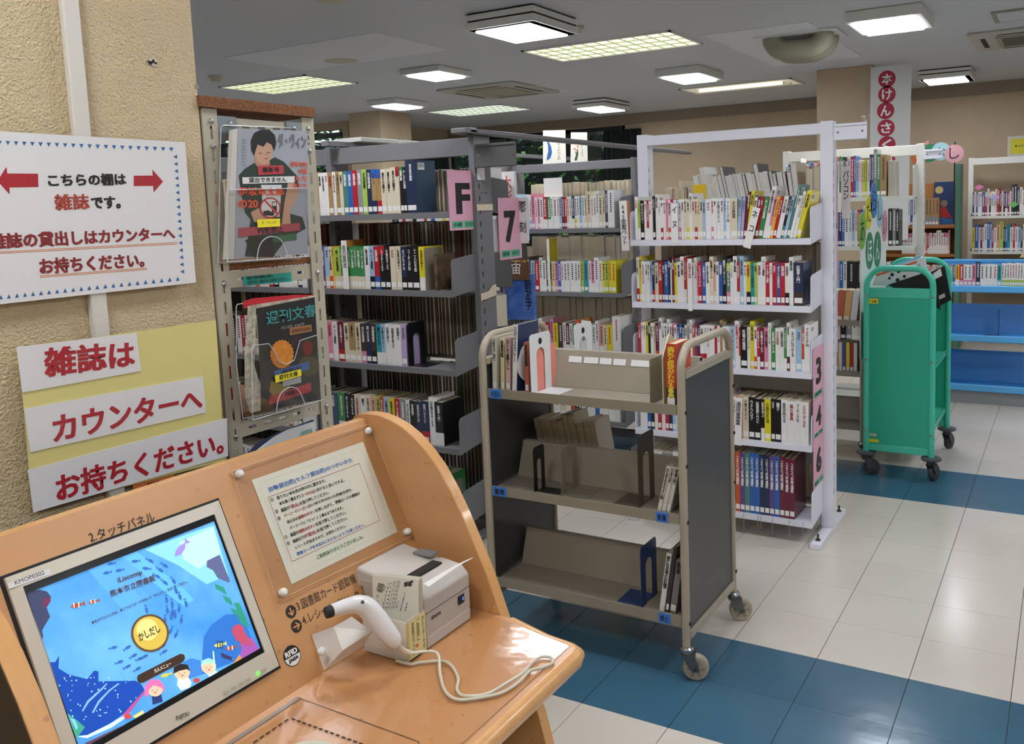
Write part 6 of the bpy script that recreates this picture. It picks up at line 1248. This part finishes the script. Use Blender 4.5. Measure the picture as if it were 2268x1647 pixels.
for k in range(4):
    a, c_ = pp[k], pp[(k + 1) % 4]; n_ = 48
    for j in range(n_):
        p0 = a + (c_ - a) * (j / n_); p1 = a + (c_ - a) * ((j + .5) / n_); d = (p1 - p0).normalized() * .0003; d = Vector((-d.y, d.x)); b.add([frp.pt(p0.x - d.x, p0.y - d.y, .0002), frp.pt(p1.x - d.x, p1.y - d.y, .0002), frp.pt(p1.x + d.x, p1.y + d.y, .0002), frp.pt(p0.x + d.x, p0.y + d.y, .0002)], [(0, 1, 2, 3)])
tag(b.build('dotted_border', mat('dotted_gold', 'b8a972', .5), ac), kind='stuff')
Kb, Rd, Bl, Gn = INK('1c1c1e'), INK('b02a3c'), INK('2f6fb8'), INK('1f7a45')
for segs, a, b2, h in (([('自動貸出機(セルフ貸出機)のつかいかた', Bl)], (430, 700), (1110, 450), 46), ([('①', Kb)], (440, 775), (468, 765), 30), ([('借りたい本を机の枠の中に置きます。', Kb)], (490, 757), (888, 610), 30), ([('本を高く積まずに', Kb), ('２つの山', Rd), ('に分けると良いですよ。', Kb)], (510, 803), (1040, 608), 30),
                       ([('②', Kb)], (478, 870), (505, 860), 30), ([('画面の', Kb), ('『貸出』', Rd), ('を指で押してください。', Kb)], (527, 858), (915, 708), 30), ([('③', Kb)], (497, 925), (524, 915), 30), ([('バーコードリーダー', Rd), ('(白い持ち手の付いた機械)を持ち、', Kb)], (548, 900), (1105, 683), 29),
                       ([('持ち手の', Kb), ('裏側のボタン', Rd), ('を押しながら、図書カードの裏面の', Kb)], (575, 953), (1165, 712), 29), ([('バーコードに『ピッ！』と鳴るまであてます。', Kb)], (593, 1000), (1028, 828), 29), ([('④', Kb)], (553, 1077), (580, 1066), 30), ([('画面の', Kb), ('冊数のボタン', Rd), ('を指で押してください。', Kb)], (603, 1057), (1052, 868), 30),
                       ([('⑤', Kb)], (572, 1127), (599, 1116), 30), ([('画面右下の', Kb), ('『貸出』', Rd), ('を指で押してください。', Kb)], (622, 1108), (1060, 916), 30), ([('レシートが出ますので、お持ちください。', Kb)], (640, 1157), (1050, 977), 29), ([('図書カードをお忘れにならないようご注意ください。', Bl)], (655, 1210), (1202, 966), 29), ([('ご利用ありがとうございました。', Gn)], (815, 1240), (1195, 1065), 34)):
    (a,), (b2,) = q4_([a]), q4_([b2]); linepx(frp, segs, a, b2, ac, hpx=(-h * .28 / 3.658, -h / 3.658), bold=.02, w=.0003)
frq_ = Fr(K(0, 0, .006), frK.u, frK.v)
qs = poly(frq_, q4_([(125, 522), (1240, 140), (1600, 1042), (500, 1572)]), M_clr, ac, w=0, th=.003, name='acrylic_plate')
pp = [frq_.xy(*p) for p in q4_([(125, 522), (1240, 140), (1600, 1042), (500, 1572)])]; MB().tube([frq_.pt(p.x, p.y, -.0015) for p in pp], .0012, 5, closed=True).build('plate_edge', mat('acrylic_edge_warm', 'd9b692', .25), ac)
for p in ((529, 1049.5), (815, 954), (901, 1177), (626, 1312)):
    c = frq_.xy(*p); MB()._lathe(frq_.pt(c.x, c.y, -.004), frq_.n, [(.0075, 0), (.0085, .006), (.008, .010), (.005, .0135), (.001, .0145)], 20).build('screw_cap', mat('cap_white', 'e4e2da', .3), ac, smooth=True)
# receipt printer
M_prn = mat('printer_grey', 'b3aca2', .45); M_prl = mat('printer_light', 'bdb7ae', .45)
pr = empty('receipt_printer', (-1.23, 1.385, .7045), 'light grey receipt printer with a curled paper slip on the kiosk desk', 'printer')
px0, px1, py0, py1 = -1.318, -1.137, 1.312, 1.465
b = MB().prism([(px1, py0, .71), (px1, py0, .808), (px1 - .018, py0, .826), (px1 - .075, py0, .834), (px1 - .078, py0, .826), (px0, py0, .826), (-1.264, py0, .71)], (0, py1 - py0, 0)); b.build('printer_body', M_prn, pr, bevel=.005)
b = MB().prism([(px1 - .07, py0 + .001, .83), (px0 - .004, py0 + .001, .848), (px0 - .01, py0 + .001, .832), (px0 - .006, py0 + .001, .80), (px1 - .09, py0 + .001, .822)], (0, (py1 - py0) * .99, 0)); b.build('top_lid', M_prl, pr, bevel=.006)
BX('foot_band', M_prl, -1.262, px1 + .0006, py0 + .003, py1 - .003, .7045, .73, pr, bevel=.002); MB().box(px1 - .0005, px1 + .001, py0 + .002, py1 - .002, .7785, .7797).build('seam', mat('seam_grey', '5e5a54', .6), pr)
BX('paper_slot', M_blk, px1 - .076, px1 - .05, py0 + .018, py1 - .03, .832, .8355, pr)
BX('button_panel', mat('panel_grey', '7d7f80', .5), px0 + .05, px0 + .1, py1 - .03, py1 - .004, .8395, .8445, pr)
frR = Fr((px1 + .0012, py0, .7), (0, 1, 0), (0, 0, 1)); text(frR, 'EPSON', .018, .092 - .032, .048, INK('33343a'), pr, bold=.04); poly(frR, [(.108, .052), (.13, .052), (.13, .072), (.108, .072)], INK('191a1d'), pr, px=False, name='power_window'); poly(frR, [(.122, .058), (.127, .058), (.127, .066), (.122, .066)], mat('blue_led', '4f7fd8', .4, emit=.6), pr, px=False, w=.0009, name='led')
P_ = spline([Vector(at(938, 1292, Z=.838)), Vector(at(980, 1267, Z=.852)), Vector(at(1015, 1248, Z=.864)), Vector(at(1047, 1234, Z=.873))], 4)
b = MB(); wv = Vector(at(962, 1306, Z=.837)) - Vector(at(938, 1292, Z=.838)); 
for k in range(len(P_) - 1):
    f0, f1 = 1 - k / (len(P_) - 1) * .93, 1 - (k + 1) / (len(P_) - 1) * .93; b.add([P_[k], P_[k + 1], P_[k + 1] + wv * f1 * .5, P_[k] + wv * f0 * .5], [(0, 1, 2, 3)])
tag(b.build('paper_slip', mat('receipt_white', 'e6e4dd', .6), pr), None)
# calendar card box
cb_ = empty('card_box', (-1.194, 1.278, .7045), 'white card box holding small calendar cards, with a yellow handwritten note', 'box')
bx_0, bx_1, by0, by1, bz, bh = -1.252, -1.136, 1.2525, 1.3105, .7045, .789
MB().box(bx_0, bx_1, by0, by0 + .002, bz, bh).box(bx_0, bx_1, by1 - .002, by1, bz, bh + .004).box(bx_0, bx_0 + .002, by0 + .002, by1 - .002, bz, bh).box(bx_1 - .002, bx_1, by0 + .002, by1 - .002, bz, bh + .002).box(bx_0, bx_1, by0 + .002, by1 - .002, bz, bz + .002).build('box_walls', mat('box_white', 'd6d0c0', .45), cb_)
frY = Fr((bx_1 + .0006, by0, bz), (0, 1, 0), (0, 0, 1)); poly(frY, [(.006, .004), (.0575, .003), (.0575, .086), (.006, .082)], mat('note_yellow', 'e0d597', .6), cb_, px=False, w=0, name='yellow_note'); poly(frY, [(.0, .003), (.007, .003), (.007, .08), (.0, .08)], mat('old_tape', 'cdb96c', .3), cb_, px=False, w=.0008, name='tape')
for s, u, n_ in (('カレンダーです', .0455, 7), ('ご自由に', .030, 4), ('お取り下さい', .0145, 6)): text(frY, '\n'.join(s.replace('ー', '|')), u, .008 if n_ > 5 else .032, u + .009, INK('2b2b26'), cb_, hgt=.07 if n_ > 5 else .048, w=.0005, bold=0)
poly(frY, disc2((.029, .024), .004, 9), mat('flower_red', 'd4553f', .5), cb_, px=False, w=.0006, name='flower')
cpt = [at(828, 1270, Y=1.29), at(938, 1281, Y=1.29)]
for k in range(5):
    yk = 1.288 - k * .0022
    A4 = Vector(at(828, 1270, Y=1.298)); B4 = Vector(at(930, 1280.5, Y=1.298)); dn = Vector((-.012, -.012, -.15)) if False else Vector((-.006, -.004, -.155))
    off = Vector((-k * .0004, .008 - k * .0025, -k * .0005))
    o = tag(MB().prism([A4 + off, B4 + off, B4 + off + dn, A4 + off + dn], Vector((0, -.0006, 0))).build('calendar_card', mat('card_cream', 'dfdccb', .55)), 'cream August calendar card, %s' % ('rearmost of the pack in the white box', 'second from the back in the white box', 'middle of the pack in the white box', 'second from the front in the white box', 'frontmost in the white box')[k], 'card', 'calendar cards in the white box')
fr_ = Fr(A4 + off + Vector((0, -.0009, 0)), (B4 - A4).normalized(), -dn.normalized())
# writing on the front card runs upwards (turned a quarter turn)
frv = Fr(fr_.o + fr_.n * .0002, fr_.v, -fr_.u)
text(frv, '8月', -.064, .018, -.044, INK('2a2a2a'), o, w=.0004, bold=.04, hgt=.014); text(frv, '前川休館日', -.096, .022, -.066, INK('2a2a2a'), o, w=.0004, bold=.02, hgt=.008); text(frv, 'ししょしつカレンダー', -.145, .008, -.085, INK('1e1e1e'), o, w=.0004, bold=.03, hgt=.012) if False else None
def vt(s, x0, y0, x1, y1, c='2a2a2a', bold=.01, hp=6):
    frx = Fr(fr_.o + fr_.n * .0002, fr_.u, fr_.v); textpx(frx, s, (x0, y0), (x1, y1), INK(c), o, hpx=(x0 - hp, y0), bold=bold, w=.0004)
vt('としょしつ', 842, 1368, 834, 1325, bold=.03, hp=9) if False else None
for (s, x0, y0, x1, y1, hp) in (('しょしつ', 842, 1362, 846, 1322, 8), ('ダー', 852, 1362, 851, 1342, 8), ('8月', 852, 1318, 853, 1300, 13), ('日月火水木金土', 858, 1354, 866, 1297, 4), ('2 3 4 5 6 7 1', 866, 1356, 872, 1301, 4), ('9 10 11 12 13 14 8', 872, 1357, 878, 1299, 4), ('16 17 18 19 20 21 15', 878, 1358, 884, 1298, 4), ('23 24 25 26 27 28 22', 883, 1359, 889, 1298, 4), ('30 31', 889, 1360, 891, 1344, 4), ('休館日は月曜日です。', 898, 1368, 905, 1325, 4), ('図書室', 909, 1370, 912, 1352, 4)):
    frx = Fr(fr_.o + fr_.n * .0002, fr_.u, fr_.v); textpx(frx, s, (x0, y0), (x1, y1), INK('2c2c2a'), o, hpx=(x0 - hp, y0), bold=.0, w=.0004)
frx = Fr(fr_.o + fr_.n * .0002, fr_.u, fr_.v)
for pts in ([(898, 1303), (906, 1302), (907, 1312), (899, 1313)], [(908, 1303), (916, 1301), (918, 1306), (913, 1308), (917, 1313), (909, 1314), (907, 1308)]): poly(frx, pts, INK('33332f'), o, w=.0004, name='small_drawing')
poly(frx, disc2((847, 1306), 10, 16), mat('grey_dot', 'a5a497', .5), o, w=.0002, name='grey_circle')
# scanner holder, scanner, cable
M_sc = mat('scanner_white', 'dddcd8', .25, coat=.3); M_hold = mat('holder_white', 'd6d2c8', .35)
ho = empty('scanner_holder', (-1.28, 1.18, .75), 'white folded plastic bracket screwed to the kiosk panel under the barcode reader', 'bracket')
def A_(x, y, X): return Vector(at(x, y, X=X))
q1_, q2b, q3_, q4b, q5_, q6_, q7_, q8_ = A_(690, 1405, -1.2965), A_(739, 1387, -1.262), A_(759, 1440, -1.222), A_(718, 1484, -1.2655), A_(779, 1365, -1.235), A_(824, 1398, -1.185), A_(804, 1431, -1.215), A_(731, 1478, -1.256)
b = MB(); b.add([q1_, q2b, q3_, q8_, q4b], [(0, 4, 3, 2, 1)]); b.add([q2b, q5_, q6_, q3_], [(0, 3, 2, 1)]); b.add([q3_, q6_, q7_, q8_], [(0, 3, 2, 1)])
o = b.build('bracket_plate', M_hold, ho); so_ = o.modifiers.new('thickness', 'SOLIDIFY'); so_.thickness = .002
c = A_(712, 1442, -1.262); MB()._lathe(c, Vector((.91, -.1, .4)), [(.007, -.004), (.0085, .002), (.0065, .007), (.001, .009)], 18).build('screw_cap', mat('cap_white', 'e4e2da', .3), ho, smooth=True)
sc = empty('barcode_scanner', A_(800, 1340, -1.18), 'white bent-neck barcode reader with black nose lying on its bracket', 'barcode scanner')
sp_ = [A_(735, 1352, -1.2), A_(765, 1342, -1.192), A_(795, 1338, -1.182), A_(815, 1347, -1.174), A_(835, 1370, -1.162), A_(855, 1396, -1.148), A_(872, 1417, -1.137), A_(881, 1429, -1.132)]
rs_ = [.0115, .014, .018, .0205, .0205, .0192, .0165, .0085]
pp = spline(sp_, 5); rr2 = []
for k in range(len(pp)): f = k / 5; i = min(int(f), 6); rr2.append(rs_[i] + (rs_[i + 1] - rs_[i]) * (f - i))
MB().tube(pp, rr2, 20).build('scanner_body', M_sc, sc, smooth=True)
MB().tube([A_(721, 1357, -1.204), A_(727, 1355, -1.202), A_(736, 1352, -1.2)], [.0105, .0115, .011], 18).build('black_nose', INK('15151a'), sc, smooth=True)
c = A_(803, 1333, -1.163); MB()._lathe(c, Vector((.5, -.75, .45)), [(.0035, -.001), (.0033, .001), (.001, .0015)], 12).build('indicator', INK('4a4c50'), sc)
st_ = spline([sp_[-1], A_(895, 1440, -1.128), A_(912, 1446, -1.118)], 4)
b = MB().tube(st_, [.0068 - .003 * k / len(st_) for k in range(len(st_))], 10)
b.build('strain_relief', mat('relief_white', 'cfcab8', .4), sc, smooth=True)
zc = .7078
loop = [A_(912, 1446, -1.118), Vector((-1.085, 1.28, .725)), Vector((-1.045, 1.24, zc + .004)), Vector((-1.004, 1.202, zc)), Vector((-.966, 1.187, zc)), Vector((-.935, 1.205, zc)), Vector((-.903, 1.24, zc)), Vector((-.893, 1.285, zc)), Vector((-.893, 1.325, zc + .003)), Vector((-.881, 1.35, zc)), Vector((-.872, 1.372, zc)), Vector((-.886, 1.39, zc)), Vector((-.905, 1.382, zc)), Vector((-.908, 1.352, zc)), Vector((-.898, 1.312, zc + .006)), Vector((-.908, 1.268, zc + .004)), Vector((-.925, 1.225, zc)), Vector((-.955, 1.196, zc + .005)), Vector((-.985, 1.215, zc)), Vector((-1.01, 1.25, zc)), Vector((-1.065, 1.285, zc)), Vector((-1.11, 1.262, zc)), Vector((-1.125, 1.2475, zc)), Vector((-1.16, 1.245, zc))]
tag(MB().tube(spline(loop, 6), .0031, 8).build('scanner_cable', mat('cable_cream', 'cbc6b0', .4), smooth=True), 'cream cable of the barcode reader twisted in a loop on the desk', 'cable')
